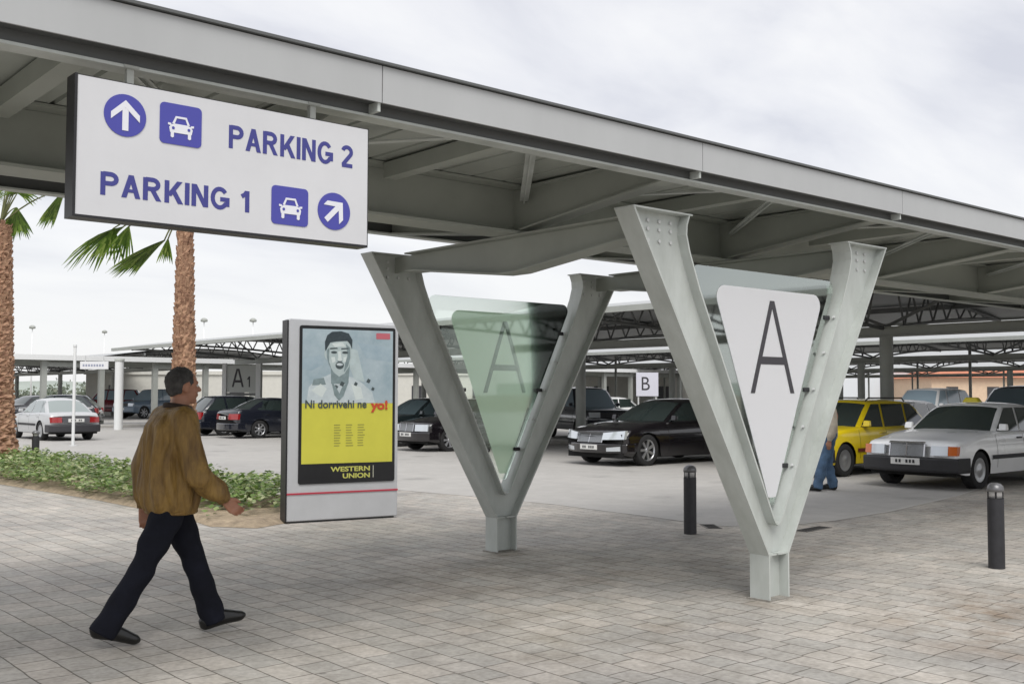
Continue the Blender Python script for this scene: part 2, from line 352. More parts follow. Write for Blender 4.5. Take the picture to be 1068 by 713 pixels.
# ------------------------------------------------------------------ walkway canopy over the path
def canopy(name, X0, X1, ribs, label, seg=2.65, full=True):
    root = empty(name, (X0, 0, 0))
    root['label'] = label; root['category'] = 'canopy'
    def B(mb, nm, mt, par=root):
        o = mb.build(nm, mt, None); o.parent = par
        # geometry was written in world space: move the mesh to the thing's frame
        o.data.transform(Matrix.Translation((-X0, 0, 0)))
        return o
    # corrugated deck, ribs of the sheet run across
    m = MB(); n = int((X1-X0)/.31); dx = (X1-X0)/n
    zt = 3.262
    for i in range(n):
        x = X0+i*dx
        m.add([(x+.004,-.24,zt),(x+dx-.030,-.24,zt),(x+dx-.030,3.47,zt),(x+.004,3.47,zt)], [(0,1,2,3)])
        m.add([(x+dx-.030,-.24,zt),(x+dx-.022,-.24,zt+.03),(x+dx-.022,3.47,zt+.03),(x+dx-.030,3.47,zt)], [(0,1,2,3)])
        m.add([(x+dx-.022,-.24,zt+.03),(x+dx-.004,-.24,zt+.03),(x+dx-.004,3.47,zt+.03),(x+dx-.022,3.47,zt+.03)], [(0,1,2,3)])
        m.add([(x+dx-.004,-.24,zt+.03),(x+dx+.004,-.24,zt),(x+dx+.004,3.47,zt),(x+dx-.004,3.47,zt+.03)], [(0,1,2,3)])
    o = B(m, 'deck', M['deck'])
    m = MB(); m.box(X0+.01,X1-.01,-.22,3.45,3.300,3.322); B(m, 'roof_sheet', M['rooftop'])
    # central girder (I section)
    m = MB(); m.box(X0,X1,1.46,1.76,2.862,2.882); m.box(X0,X1,1.602,1.618,2.883,3.236); m.box(X0,X1,1.46,1.76,3.238,3.256)
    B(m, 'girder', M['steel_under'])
    # edge channels and fascias, both sides
    for s in (-1, 1):
        def Y(v): return 1.61 + s*(v-1.61)*-1 if s == 1 else v
        m = MB()
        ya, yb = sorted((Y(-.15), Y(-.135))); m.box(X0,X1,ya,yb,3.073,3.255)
        B(m, 'edge_beam', M['flash_shade'])  # web coloured dark to paint in the shade under the fascia overhang
        m = MB(); ya, yb = sorted((Y(-.165), Y(-.055))); m.box(X0,X1,ya,yb,3.058,3.072)
        B(m, 'edge_flange', M['steel'])
        m = MB()
        ya, yb = sorted((Y(-.236), Y(-.151))); m.box(X0,X1,ya,yb,3.128,3.134)
        B(m, 'soffit_strip', M['flash_shade'])
        for a, b_ in zip([X0]+[r+.12 for r in ribs], [r+.12 for r in ribs]+[X1]):
            if b_-a < .1: continue
            m = MB(); ya, yb = sorted((Y(-.252), Y(-.240))); m.box(a+.003,b_-.003,ya,yb,3.12,3.318)
            o = B(m, 'fascia', M['fascia'])
        m = MB(); ya, yb = sorted((Y(-.275), Y(-.222))); m.box(X0,X1,ya,yb,3.3235,3.338); B(m, 'roof_trim', M['flash_shade'])
        for r in ribs:
            m = MB(); ya, yb = sorted((Y(-.238), Y(-.152)))
            m.box(r+.10,r+.118,ya,yb,3.074,3.126); B(m, 'stiffener', M['steel'])
    # tapered cantilever ribs, both sides of the girder, and braces
    for r in ribs:
        for s in (-1, 1):
            y0 = 1.60 if s < 0 else 1.62; y1 = -.133 if s < 0 else 3.353
            zb0, zb1, zt_ = 2.885, 3.076, 3.254
            yg = 1.458 if s < 0 else 1.762
            m = MB()
            m.prism([(y0,zb0+.002),(y1,zb1),(y1,zt_),(y0,3.234)] if s < 0 else [(y0,zb0+.002),(y0,3.234),(y1,zt_),(y1,zb1)], r-.006, r+.006, 'yz')
            # bottom and top flanges
            for (za, zb, t) in ((2.90, 3.082, .012), (3.236, 3.246, .01)):
                m.hexa([(r-.075,yg,za-t),(r+.075,yg,za-t),(r+.075,yg,za),(r-.075,yg,za)], [(r-.075,y1,zb-t),(r+.075,y1,zb-t),(r+.075,y1,zb),(r-.075,y1,zb)])
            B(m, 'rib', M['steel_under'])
    rs = ribs
    for i in range(len(rs)-1):
        a, b_ = rs[i], rs[i+1]; mid = (a+b_)/2
        for s in (-1, 1):
            ye = -.12 if s < 0 else 3.34; yg = 1.45 if s < 0 else 1.77
            m = MB(); m.bar((mid,ye,3.20),(b_-.03,yg,3.13),.07,.012); m.bar((mid,ye,3.20),(b_-.03,yg,3.13),.012,.05)
            m.bar((mid+.02,ye,3.18),(a+.05,yg,3.15),.06,.012); B(m, 'brace', M['steel'])
            # purlin running parallel to the ribs
            m = MB(); m.bar((mid,ye,3.195),(mid,yg,3.185),.11,.11); B(m, 'purlin', M['steel_under'])
    return root, B

ribs = [-9.14,-6.48,-3.83,-1.18,1.48,4.14,6.80,9.46,12.0]
can, B = canopy('walkway_canopy', -13.0, 12.4, ribs, 'long grey steel walkway canopy crossing the top of the picture above the two V columns')
# cross beams on the V tops (deepest at mid span)
for xb in (-1.18, 1.48):
    m = MB()
    prof = [(.10,2.70),(.35,2.695),(1.5,2.565),(1.72,2.565),(2.87,2.695),(3.30,2.70),(3.30,2.845),(.10,2.845)]
    prof = [(y, z) for y, z in prof]
    m.prism([(y,z) for y,z in prof], xb-.006, xb+.006, 'yz')
    pts = [(.20,2.698),(.35,2.695),(1.5,2.565),(1.72,2.565),(2.87,2.695),(3.02,2.698)]
    for (a, b_) in zip(pts, pts[1:]):
        m.hexa([(xb-.09,a[0],a[1]-.012),(xb+.09,a[0],a[1]-.012),(xb+.09,a[0],a[1]),(xb-.09,a[0],a[1])], [(xb-.09,b_[0],b_[1]-.012),(xb+.09,b_[0],b_[1]-.012),(xb+.09,b_[0],b_[1]),(xb-.09,b_[0],b_[1])])
    m.box(xb-.09,xb+.09,.20,3.03,2.846,2.860)
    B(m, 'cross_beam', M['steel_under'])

# ------------------------------------------------------------------ V columns
def offset_line(a, b_, t):
    d = (Vector(b_)-Vector(a)).normalized(); n = Vector((-d.y, d.x))*t
    return n
def strip(m, pts, t, y0, y1):
    """flange: a band of thickness t following pts (x,z), from y0 to y1"""
    P = [Vector(p) for p in pts]; N_ = []
    for i in range(len(P)):
        d1 = (P[i]-P[i-1]).normalized() if i > 0 else (P[1]-P[0]).normalized()
        d2 = (P[i+1]-P[i]).normalized() if i < len(P)-1 else d1
        d = (d1+d2).normalized(); n = Vector((-d.y, d.x)); N_.append(n*t/max(.5, n.dot(Vector((-d2.y, d2.x)))))
    for i in range(len(P)-1):
        a, b_, na, nb = P[i], P[i+1], N_[i], N_[i+1]
        m.hexa([(a.x,y0,a.y),(a.x+na.x,y0,a.y+na.y),(a.x+na.x,y1,a.y+na.y),(a.x,y1,a.y)],
               [(b_.x,y0,b_.y),(b_.x+nb.x,y0,b_.y+nb.y),(b_.x+nb.x,y1,b_.y+nb.y),(b_.x,y1,b_.y)])
def vcolumn(Yc, label, front):
    root = empty('v_column', (.14, Yc, 0)); tag(root, label, 'column', 'V-shaped steel columns under the walkway canopy')
    hw = .09
    outer = [(.13,0),(.13,.35),(1.63,2.862)]
    inner = [(0,.585),(.028,.60),(.055,.64),(.92,2.34),(1.03,2.60),(1.065,2.72),(1.06,2.79),(1.03,2.862)]
    # web
    m = MB()
    L_ = [(-x,z) for x,z in outer][::-1]
    poly_r = outer + inner[::-1]
    # two halves meeting at u=0
    for sgn in (1, -1):
        pts = [(0,0.001)] + [(x-.006,max(z,.001)) for x,z in outer] + [(x+.006,z-.004) for x,z in inner[::-1]]
        pts[-1] = (0, pts[-1][1])
        pts = [(sgn*x, z) for x, z in pts]
        m.prism(pts if sgn > 0 else pts[::-1], -.006, .006, 'xz')
    web = m.build('web', M['steel'], root)
    m = MB()
    for sgn in (1, -1):
        strip(m, [(sgn*x, z) for x, z in outer], .016*sgn, -hw, hw)
    m.build('outer_flange', M['steel'], root)
    m = MB()
    full = [(-x,z) for x,z in inner[::-1]] + inner[1:]
    strip(m, full, -.014, -hw+.002, hw-.002)
    m.build('inner_flange', M['steel'], root)
    for sgn in (1, -1):
        m = MB(); xs = sorted((sgn*1.01, sgn*1.63)); m.box(xs[0],xs[1],-hw-.004,hw+.004,2.860,2.872) ; o = m.build('cap_plate', M['steel'], root)
        m = MB(); xs = sorted((sgn*.02, sgn*.128)); m.box(xs[0],xs[1],-hw+.01,hw-.01,.345,.355) if False else None
    m = MB(); m.box(-.115,.115,-.012,.012,0.35,.56); m.v = [(x, y, z) for x, y, z in m.v]
    # bolts + clamps holding the glass
    ctr = [(.30,1.00),(.51,1.42),(.74,1.88),(.95,2.30)]
    def inx(z):
        for a, b_ in zip(inner, inner[1:]):
            if a[1] <= z <= b_[1]: return a[0]+(b_[0]-a[0])*(z-a[1])/(b_[1]-a[1])
        return 0
    for sgn in (1, -1):
        for z in (1.02, 1.62, 2.22):
            x = inx(z)*sgn
            m = MB(); xs = sorted((x-sgn*.012, x-sgn*.085)); m.box(xs[0],xs[1],-.018,.018,z-.018,z+.018)
            bevel(m.build('glass_clamp', M['plastic'], root), .006)
    m=MB()
    for sgn in (1,-1):
        for z in (1.02,1.32,1.62,1.92,2.22):
            x=inx(z)*sgn; nx=-sgn*.89; nz=.46
            for yy in (-.055,.055):
                m.tube([(x-sgn*.010,yy,z),(x-sgn*.010+nx*.016,yy,z+nz*.016)],.011,8)
        for z in (2.66,2.74,2.80):
            for dx in (1.16,1.28,1.40): m.tube([(sgn*dx,-.018,z),(sgn*dx,-.005,z)],.013,8)
    m.build('bolts',M['galv'],root)
    for sgn in (1,-1):
        m=MB(); a_,b_=sorted((sgn*.012,sgn*.118)); m.box(a_,b_,-.075,-.008,.345,.357); m.box(a_,b_,.008,.075,.345,.357); m.build('stiffener',M['steel'],root)
    m=MB(); m.box(-.15,.15,-.11,.11,.008,.016); m.build('base_plate',mat('grout',(.25,.235,.21),.9,var=.3,vscale=20),root)
    # glass pane (rounded corners) between the arms
    def rounded(pts, r, n=5):
        out = []
        for i in range(len(pts)):
            p, a, b_ = Vector(pts[i]), Vector(pts[i-1]), Vector(pts[(i+1) % len(pts)])
            d1 = (a-p).normalized(); d2 = (b_-p).normalized(); rr = r[i]
            ang = d1.angle(d2); t = rr/math.tan(ang/2)
            c = p+(d1+d2).normalized()*(rr/math.sin(ang/2))
            s_, e_ = p+d1*t, p+d2*t
            a0 = math.atan2(s_.y-c.y, s_.x-c.x); a1 = math.atan2(e_.y-c.y, e_.x-c.x)
            da = (a1-a0+PI) % (2*PI)-PI
            for k in range(n+1):
                an = a0+da*k/n; out.append((c.x+rr*math.cos(an), c.y+rr*math.sin(an)))
        return out
    g = rounded([(-.96,2.53),(.96,2.53),(.055,.72),(-.055,.72)], [.07,.07,.03,.03])
    m = MB(); m.prism(g, -.006, .006, 'xz'); pane = m.build('glass_panel', M['gpane'] if front else M['gpane2'], root)
    fl = rounded([(-.68,2.40),(.76,2.40),(.075,.78),(-.02,.78)], [.09,.09,.02,.02])
    m = MB(); yy = (-.010, -.0075) if front else (.0075, .010)
    m.prism(fl, yy[0], yy[1], 'xz'); m.build('film', M['film'] if front else M['film2'], pane)
    # letter A
    m = MB(); yl = (-.0125, -.0105) if front else (.0062, .0072)
    cx, zt, zb, hwid, st = .05, 2.315, 1.59, .285, .052
    for sgn in (1, -1):
        m.prism([(cx+sgn*hwid,zb),(cx+sgn*(hwid-st),zb),(cx-sgn*.0,zt-.06),(cx,zt),(cx+sgn*.028,zt)] if sgn < 0 else [(cx+sgn*.028,zt),(cx,zt),(cx,zt-.06),(cx+sgn*(hwid-st),zb),(cx+sgn*hwid,zb)], yl[0], yl[1], 'xz')
    m.box(cx-.165,cx+.165,yl[0]+.0002,yl[1]-.0002,1.815,1.875)
    o = m.build('letter', M['letter'] if front else M['letterback'], pane)
    return root
vcolumn(.09, 'nearer V-shaped pale steel column holding the white panel with the black letter A', True)
vcolumn(3.23+.09, 'farther V-shaped steel column with the greenish glass, right of the advertising lightbox', False)

# ------------------------------------------------------------------ parking sign
sg = empty('parking_sign', (-5.27, -.2, 2.36)); tag(sg, 'white hanging sign reading PARKING 2 and PARKING 1 with blue arrows and car symbols', 'sign')
W_, H_ = 1.505, .615
m = MB(); m.box(0,W_,0,.006,0,H_); m.build('face', mat('sign_white',(.60,.605,.625),.4,var=.05,vscale=1.5), sg)
m = MB(); m.box(-.012,0,-.004,.10,-.012,H_+.006); m.box(W_,W_+.004,-.001,.10,-.012,H_+.006); m.box(0,W_,-.001,.10,-.012,0); m.box(0,W_,.007,.10,H_,H_+.006); m.box(0,W_,.007,.1,.001,H_-.001)
m.build('frame', M['black'], sg)
for x in (.25, 1.20):
    m = MB(); m.box(x-.016,x+.016,.045,.075,H_+.006,.712); m.box(x-.035,x+.035,.03,.09,.700,.712); m.build('hanger', M['rowsteel'], sg)
def rrect(x0,x1,z0,z1,r,n=6):
    out=[]
    for cx,cz,a0 in ((x1-r,z1-r,0),(x0+r,z1-r,90),(x0+r,z0+r,180),(x1-r,z0+r,270)):
        for k in range(n+1):
            a=math.radians(a0+90*k/n); out.append((cx+r*math.cos(a),cz+r*math.sin(a)))
    return out
def circle(cx,cz,r,n=40): return [(cx+r*math.cos(2*PI*k/n),cz+r*math.sin(2*PI*k/n)) for k in range(n)]
def arrow(cx,cz,s,rot,par):
    m = MB(); y0,y1=-.006,-.004
    def R_(p): c_,s_=math.cos(rot),math.sin(rot); return (cx+p[0]*c_-p[1]*s_, cz+p[0]*s_+p[1]*c_)
    w=.145*s
    m.prism([R_(p) for p in [(-w,-.72*s),(w,-.72*s),(w,.35*s),(-w,.35*s)]],y0,y1)
    for g in (1,-1):
        pts=[(0,.72*s),(g*.68*s,.08*s),(g*.68*s,-.25*s),(0,.37*s)]
        m.prism([R_(p) for p in pts],y0-.0004*(g+1.2),y1)
    m.build('arrow', M['sgnw'], par)
def carsym(cx,cz,s,par):
    m=MB(); y0,y1=-.006,-.004
    m.prism([(cx+x*s,cz+z*s) for x,z in [(-.55,-.22),(.55,-.22),(.60,.02),(.50,.16),(.34,.22),(-.34,.22),(-.50,.16),(-.60,.02)]],y0,y1)
    for g in (1,-1):
        m.prism([(cx+g*x*s,cz+z*s) for x,z in [(.52,-.221),(.52,-.44),(.44,-.48),(.36,-.44),(.36,-.221)]],y0,y1)
        m.prism([(cx+g*x*s,cz+z*s) for x,z in [(.5,.10),(.66,.14),(.66,.24),(.5,.22)]],y0-.0003,y1)
        m.prism([(cx+g*x*s,cz+z*s) for x,z in [(.45,.2205),(.30,.55),(.20,.55),(.33,.2205)]],y0,y1)
    m.prism([(cx+x*s,cz+z*s) for x,z in [(-.32,.50),(.32,.50),(.28,.60),(-.28,.60)]],y0-.0005,y1)
    o=m.build('car_symbol',M['sgnw'],par)
    m=MB()
    for g in (1,-1): m.prism(circle(cx+g*.40*s,cz+.0*s,.075*s,12),y0-.0016,y0-.0006)
    m.build('symbol_lamps',M['blue'],par)
def disc(cx,cz,r):
    m=MB(); m.prism(circle(cx,cz,r),-.0035,-.0005); return m.build('blue_disc',M['blue'],sg)
def squ(x0,x1,z0,z1):
    m=MB(); m.prism(rrect(x0,x1,z0,z1,.022),-.0035,-.0005); return m.build('blue_square',M['blue'],sg)
def glyphs(word, x0, z0, width, height, mt, par, ybase=0.0, name='lettering', st=.18):
    def slant(a,za,b_,zb_,w_): return [(a,za),(a+w_,za),(b_+w_,zb_),(b_,zb_)]
    def arc(cx,cz,rx,rz,a0,a1,n): return [(cx+rx*math.cos(math.radians(a0+(a1-a0)*k/n)),cz+rz*math.sin(math.radians(a0+(a1-a0)*k/n))) for k in range(n+1)]
    h_=st/2; bar=lambda x:[(x-h_,0),(x+h_,0),(x+h_,1),(x-h_,1)]
    bowl=[(.10,1-h_*.85),(.34,1-h_*.85)]+arc(.36,.72,.21,.28-h_*.85,80,-80,8)+[(.34,.44+h_*.85),(.10,.44+h_*.85)]
    G={'P':(.66,[bar(.09)],[bowl]),
       'R':(.72,[bar(.09),slant(.50,0,.26,.47,st*1.12)],[bowl]),
       'A':(.70,[slant(0,0,.26,1,st*1.05),[(.70,0),(.70-st*1.05,0),(.44-st*1.05,1),(.44,1)],[(.17,.24),(.53,.24),(.49,.38),(.21,.38)]],[]),
       'K':(.70,[bar(.09),slant(.06,.32,.48,1,st*1.15),slant(.52,0,.22,.60,st*1.15)],[]),
       'I':(.17,[bar(.085)],[]),
       'N':(.66,[bar(.085),bar(.575),slant(.66-st*1.1,0,0,1,st*1.1)],[]),
       'G':(.76,[],[arc(.38,.5,.38-h_,.5-h_*.8,38,322,18)+[(.70,.24),(.70,.46),(.40,.46)]]),
       '2':(.56,[],[arc(.28,.71,.22,.29-h_*.8,165,-35,12)+[(.10,.14),(.10,.07)],[(.02,.07),(.56,.07)]]),
       '1':(.40,[bar(.30)],[[(.06,.72),(.20,.82),(.27,.95)]]),' ':(.28,[],[])}
    adv=.095; tot=sum(G[c][0]+adv for c in word)-adv; sx=width/tot; cur=0; m=MB(); q_=0
    for c in word:
        w_,polys,lines=G[c]
        for p_ in polys:
            q_+=1; m.prism([(x0+(cur+x)*sx,z0+z*height) for x,z in p_],ybase-.0012-.00017*(q_%7),ybase)
        for ln in lines:
            q_+=1; P_=[Vector((a*sx,b_*height)) for a,b_ in ln]; L1=[];R1=[]
            hw_=h_*(sx+height)/2
            for i in range(len(P_)):
                d1=(P_[i]-P_[i-1]).normalized() if i else (P_[1]-P_[0]).normalized(); d2=(P_[i+1]-P_[i]).normalized() if i<len(P_)-1 else d1
                t=(d1+d2).normalized(); n_=Vector((-t.y,t.x)); k_=min(1.6,1/max(.5,n_.dot(Vector((-d2.y,d2.x)))))
                L1.append(P_[i]+n_*hw_*k_); R1.append(P_[i]-n_*hw_*k_)
            yf=ybase-.0012-.00017*(q_%7)
            for i in range(len(P_)-1):
                m.prism([(x0+cur*sx+v.x,z0+v.y) for v in (L1[i],L1[i+1],R1[i+1],R1[i])],yf,ybase)
        cur+=w_+adv
    return m.build(name,mt,par)
dk=disc(.212,.468,.096); arrow(.212,.468,.096,0,dk)
q=squ(.372,.575,.372,.563); carsym(.473,.448,.095,q)
q=squ(.945,1.150,.058,.250); carsym(1.05,.135,.098,q)
dk=disc(1.302,.157,.096); arrow(1.302,.157,.096,-PI/4,dk)
glyphs('PARKING 2',.715,.398,.695,.112,M['txt'],sg)
glyphs('PARKING 1',.108,.097,.72,.104,M['txt'],sg)

# ------------------------------------------------------------------ advertising lightbox
lb = empty('advertising_lightbox', (-.438,6.662,0), math.radians(-11.2)); tag(lb, 'freestanding grey lightbox with a yellow poster of a laughing man, left of the V columns', 'lightbox')
m=MB(); m.prism([(0,.03),(1.465,.03),(1.465,2.42),(1.43,2.46),(.03,2.495),(0,2.47)],0.02,.20); bevel(m.build('body',mat('lightbox_grey',(.50,.51,.53),.4,var=.05),lb),.012)
m=MB(); m.box(-.006,.012,.012,.21,.03,2.475); m.build('side_panel',M['black'],lb)
m=MB(); m.box(.05,1.42,.03,.19,.008,.03); m.build('plinth',M['black'],lb)
m=MB(); m.prism(rrect(.150,1.415,.475,2.415,.03),.006,.019); m.build('display_frame',M['black'],lb)
m=MB(); m.box(.012,1.466,.010,.0195,.352,.372); m.build('red_line',mat('red_stripe',(.48,.04,.07),.4),lb)
PB=mat('poster_blue',(.27,.36,.41),.5,col2=(.42,.50,.54),vscale=3.2)
PY=mat('poster_yellow',(.60,.57,.07),.5,var=.05); 
def poster(poly,y,mt,nm,par):
    m=MB(); m.prism(poly,y,y+.0008); return m.build(nm,mt,par)
ps=poster([(.185,.72),(1.38,.72),(1.38,1.46),(.185,1.46)],.004,PY,'poster',lb)
poster([(.185,1.4605),(1.38,1.4605),(1.38,2.375),(.185,2.375)],.004,PB,'poster_sky',ps)
skp=mat('poster_face',(.50,.57,.57),.5,col2=(.36,.44,.45),vscale=6); shp=mat('poster_shirt',(.58,.64,.66),.5,col2=(.42,.49,.52),vscale=7)
hrp=mat('poster_hair',(.035,.05,.06),.5,var=.3,vscale=30); drk=mat('poster_dark',(.06,.08,.085),.5); mid=mat('poster_shadow',(.20,.26,.27),.5,var=.2,vscale=12)
def ell(cx,cz,rx,rz,n=28,a0=0,a1=360): return [(cx+rx*math.cos(math.radians(a0+(a1-a0)*k/n)),cz+rz*math.sin(math.radians(a0+(a1-a0)*k/n))) for k in range(n if a1-a0>=360 else n+1)]
poster([(.24,1.462),(.27,1.66),(.36,1.745),(.50,1.80),(.60,1.85),(.74,1.80),(.86,1.78),(.98,1.70),(1.10,1.60),(1.14,1.462)],.0025,shp,'poster_shirt',ps)
poster([(.555,1.70),(.78,1.70),(.80,1.95),(.55,1.95)],.0018,mid,'poster_neck',ps)
poster([(.50,2.14),(.495,2.05),(.53,1.93),(.59,1.84),(.66,1.79),(.73,1.83),(.79,1.92),(.815,2.04),(.815,2.16),(.76,2.25),(.56,2.25)],.001,skp,'poster_face',ps)
poster([(.475,2.10),(.47,2.22),(.50,2.30),(.56,2.345),(.68,2.355),(.78,2.33),(.83,2.25),(.825,2.13),(.80,2.20),(.76,2.235),(.62,2.225),(.54,2.21),(.505,2.15)],.0002,hrp,'poster_hair',ps)
poster(ell(.665,1.930,.055,.048),.0002,drk,'poster_mouth',ps)
poster(ell(.665,1.942,.042,.017),-.0006,shp,'poster_teeth',ps)
lt=mat('poster_highlight',(.60,.66,.65),.5,var=.06,vscale=9)
poster([(.745,2.20),(.80,2.15),(.805,2.03),(.775,1.92),(.72,1.84),(.735,1.95),(.765,2.05)],.0006,mid,'poster_cheek_shade',ps)
poster([(.50,2.12),(.53,2.15),(.525,1.98),(.56,1.88),(.525,1.94),(.497,2.04)],.0006,mid,'poster_cheek_shade',ps)
poster([(.64,2.10),(.675,2.11),(.69,2.01),(.70,1.995),(.67,1.985),(.635,1.995),(.645,2.02)],.0006,lt,'poster_nose',ps)
poster([(.625,1.995),(.66,1.980),(.705,1.99),(.69,1.972),(.645,1.970)],.0003,mid,'poster_nose_shade',ps)
poster([(.56,2.20),(.70,2.215),(.74,2.17),(.60,2.155)],.0006,lt,'poster_forehead',ps)
poster([(.55,2.03),(.60,2.035),(.61,1.975),(.57,1.96)],.0006,lt,'poster_cheek',ps)
poster([(.715,2.03),(.755,2.04),(.745,1.975),(.71,1.97)],.0006,lt,'poster_cheek',ps)
poster([(.487,2.11),(.47,2.13),(.463,2.06),(.480,2.01),(.50,2.00)],.0012,skp,'poster_ear',ps)
poster([(.30,1.62),(.42,1.70),(.50,1.64),(.44,1.53)],.0012,lt,'poster_fold',ps)
poster([(.82,1.70),(.95,1.66),(.98,1.52),(.88,1.50)],.0014,lt,'poster_fold',ps)
poster([(.555,1.74),(.62,1.66),(.665,1.58),(.70,1.66),(.79,1.74),(.72,1.55),(.66,1.49),(.60,1.56)],.0008,mid,'poster_collar',ps)
poster([(.19,2.0),(.42,2.06),(.46,1.94),(.30,1.86),(.19,1.88)],.0032,mat('poster_cloud',(.38,.47,.52),.5,col2=(.28,.37,.43),vscale=5),'poster_cloud',ps)
poster([(.90,2.22),(1.37,2.16),(1.37,1.98),(1.02,2.02)],.0032,bpy.data.materials['poster_cloud'],'poster_cloud',ps)
for x in (.590,.735):
    poster(ell(x,2.09,.040,.017,14),.0002,drk,'poster_eye',ps)
    poster([(x-.055,2.125),(x+.05,2.135),(x+.04,2.15),(x-.05,2.145)],.0002,drk,'poster_brow',ps)
poster([(.80,2.15),(.90,2.12),(1.0,1.72),(.86,1.76),(.79,1.92)],.0022,mat('poster_arm',(.44,.52,.53),.5,var=.1,vscale=8),'poster_arm',ps)
poster([(.31,1.68),(.33,1.755),(.46,1.775),(.49,1.69)],.0015,mid,'poster_badge',ps)
for x,z,r in ((.70,1.70,.035),(1.05,1.74,.03),(1.11,1.64,.025),(.88,1.70,.028),(.62,1.66,.03)):
    poster([(x-r,z-r*.4),(x+r*.3,z-r),(x+r,z+r*.3),(x-.2*r,z+r)],.0012,drk,'poster_mark',ps)
poster(rrect(1.15,1.34,2.27,2.345,.01),.0012,mat('poster_logo_red',(.50,.13,.16),.5),'poster_logo',ps)
text_obj('headline_lettering','Ni dorrivehi ne',.1,drk,ps,(.225,-.003,1.40),(PI/2,0,0),offset=.002,width=.80,height=.10)
text_obj('headline_lettering','yo!',.1,mat('headline_red',(.55,.07,.03),.5),ps,(1.08,-.0032,1.345),(PI/2,0,0),offset=.004,width=.23,height=.15)
for c_ in range(3):
    for r_ in range(9):
        x=.60+c_*.155; z=1.185-r_*.032; m=MB(); w=.07+.03*random.random()
        m.box(x,x+w,.002,.0035,z,z+.012); m.build('small_print',mat('smallprint%d'%(c_*9+r_),(.30,.29,.06),.6) if (c_==0 and r_==0) else bpy.data.materials['smallprint0'],ps)
WT=mat('band_white',(.55,.55,.45),.5); YT=mat('band_yellow',(.52,.52,.12),.5)
text_obj('brand_lettering','WESTERN',.1,YT,ps,(.56,.0045,.615),(PI/2,0,0),offset=.003,width=.52,height=.062)
text_obj('brand_lettering','UNION',.1,YT,ps,(.72,.0045,.530),(PI/2,0,0),offset=.003,width=.36,height=.062)
m=MB(); m.box(1.12,1.128,.003,.0055,.53,.68); m.build('band_line',WT,ps)

# ------------------------------------------------------------------ bollards
def bollard():
    r=empty('bollard')
    m=MB(); m.lathe([(.072,.008),(.072,.64)],24); m.build('shaft',mat('bollard_black',(.022,.022,.026),.5,var=.3,vscale=8),r)
    m=MB(); m.lathe([(.0,.64),(.058,.641),(.058,.70)],24); m.build('light_band',mat('bollard_band',(.50,.50,.50),.35,metal=.3),r)
    m=MB(); m.lathe([(.0,.70),(.074,.701),(.074,.725),(.068,.75),(.048,.772),(.02,.782),(0,.784)],24); m.build('cap',mat('bollard_cap',(.16,.16,.165),.3,metal=.4),r)
    m=MB()
    for k in range(4):
        a=k*PI/2+.5; m.box(.06*math.cos(a)-.006,.06*math.cos(a)+.006,.06*math.sin(a)-.006,.06*math.sin(a)+.006,.641,.70)
    m.build('guard_bars',M['black'],r)
    return r
def copy_tree(o, parent=None):
    c=o.copy(); COL.objects.link(c); c.parent=parent
    for ch in list(o.children): copy_tree(ch,c)
    return c
b0=bollard(); b0.location=(2.63,2.96,0); tag(b0,'black bollard with grey dome cap between the two V columns','bollard','black bollards')
b1=copy_tree(b0); b1.location=(2.91,-.39,0); tag(b1,'black bollard with dome cap in front of the white taxi','bollard','black bollards')
b2=copy_tree(b0); b2.location=(.72,20.1,0); b2.scale=(1.1,1.1,.95); tag(b2,'black bollard behind the plants beside the left palm trunk','bollard','black bollards')

def drain(x,y,az,w,label):
    r=empty('drain_cover',(x,y,0),az); tag(r,label,'drain cover')
    m=MB(); m.box(-w/2,w/2,-.09,.09,.004,.014); m.build('frame',mat('cast_iron_%d'%int(x*10),(.20,.19,.175),.7,metal=.3,var=.3),r)
    m=MB()
    for k in range(int(w/.04)): m.box(-w/2+.015+k*.04,-w/2+.030+k*.04,-.07,.07,.0145,.016)
    m.build('slots',M['under'],r)
drain(3.32,3.22,.9,.42,'small iron drain cover right of the middle bollard')
drain(4.05,2.30,.1,.60,'long iron drain cover between the V column and the taxi')
# ------------------------------------------------------------------ cars
def lerp_pts(pts, x):
    if x <= pts[0][0]: return pts[0][1]
    for a, b_ in zip(pts, pts[1:]):
        if x <= b_[0]:
            t=(x-a[0])/(b_[0]-a[0]); return a[1]+(b_[1]-a[1])*t
    return pts[-1][1]
def smooth_pts(pts, x):
    if x <= pts[0][0]: return pts[0][1]
    for i,(a,b_) in enumerate(zip(pts,pts[1:])):
        if x <= b_[0]:
            p0=pts[max(i-1,0)]; p3=pts[min(i+2,len(pts)-1)]
            h=b_[0]-a[0]; t=(x-a[0])/h
            m0=(b_[1]-p0[1])/max(1e-6,(b_[0]-p0[0]))*h*.6; m1=(p3[1]-a[1])/max(1e-6,(p3[0]-a[0]))*h*.6
            t2,t3=t*t,t*t*t
            return (2*t3-3*t2+1)*a[1]+(t3-2*t2+t)*m0+(-2*t3+3*t2)*b_[1]+(t3-t2)*m1
    return pts[-1][1]

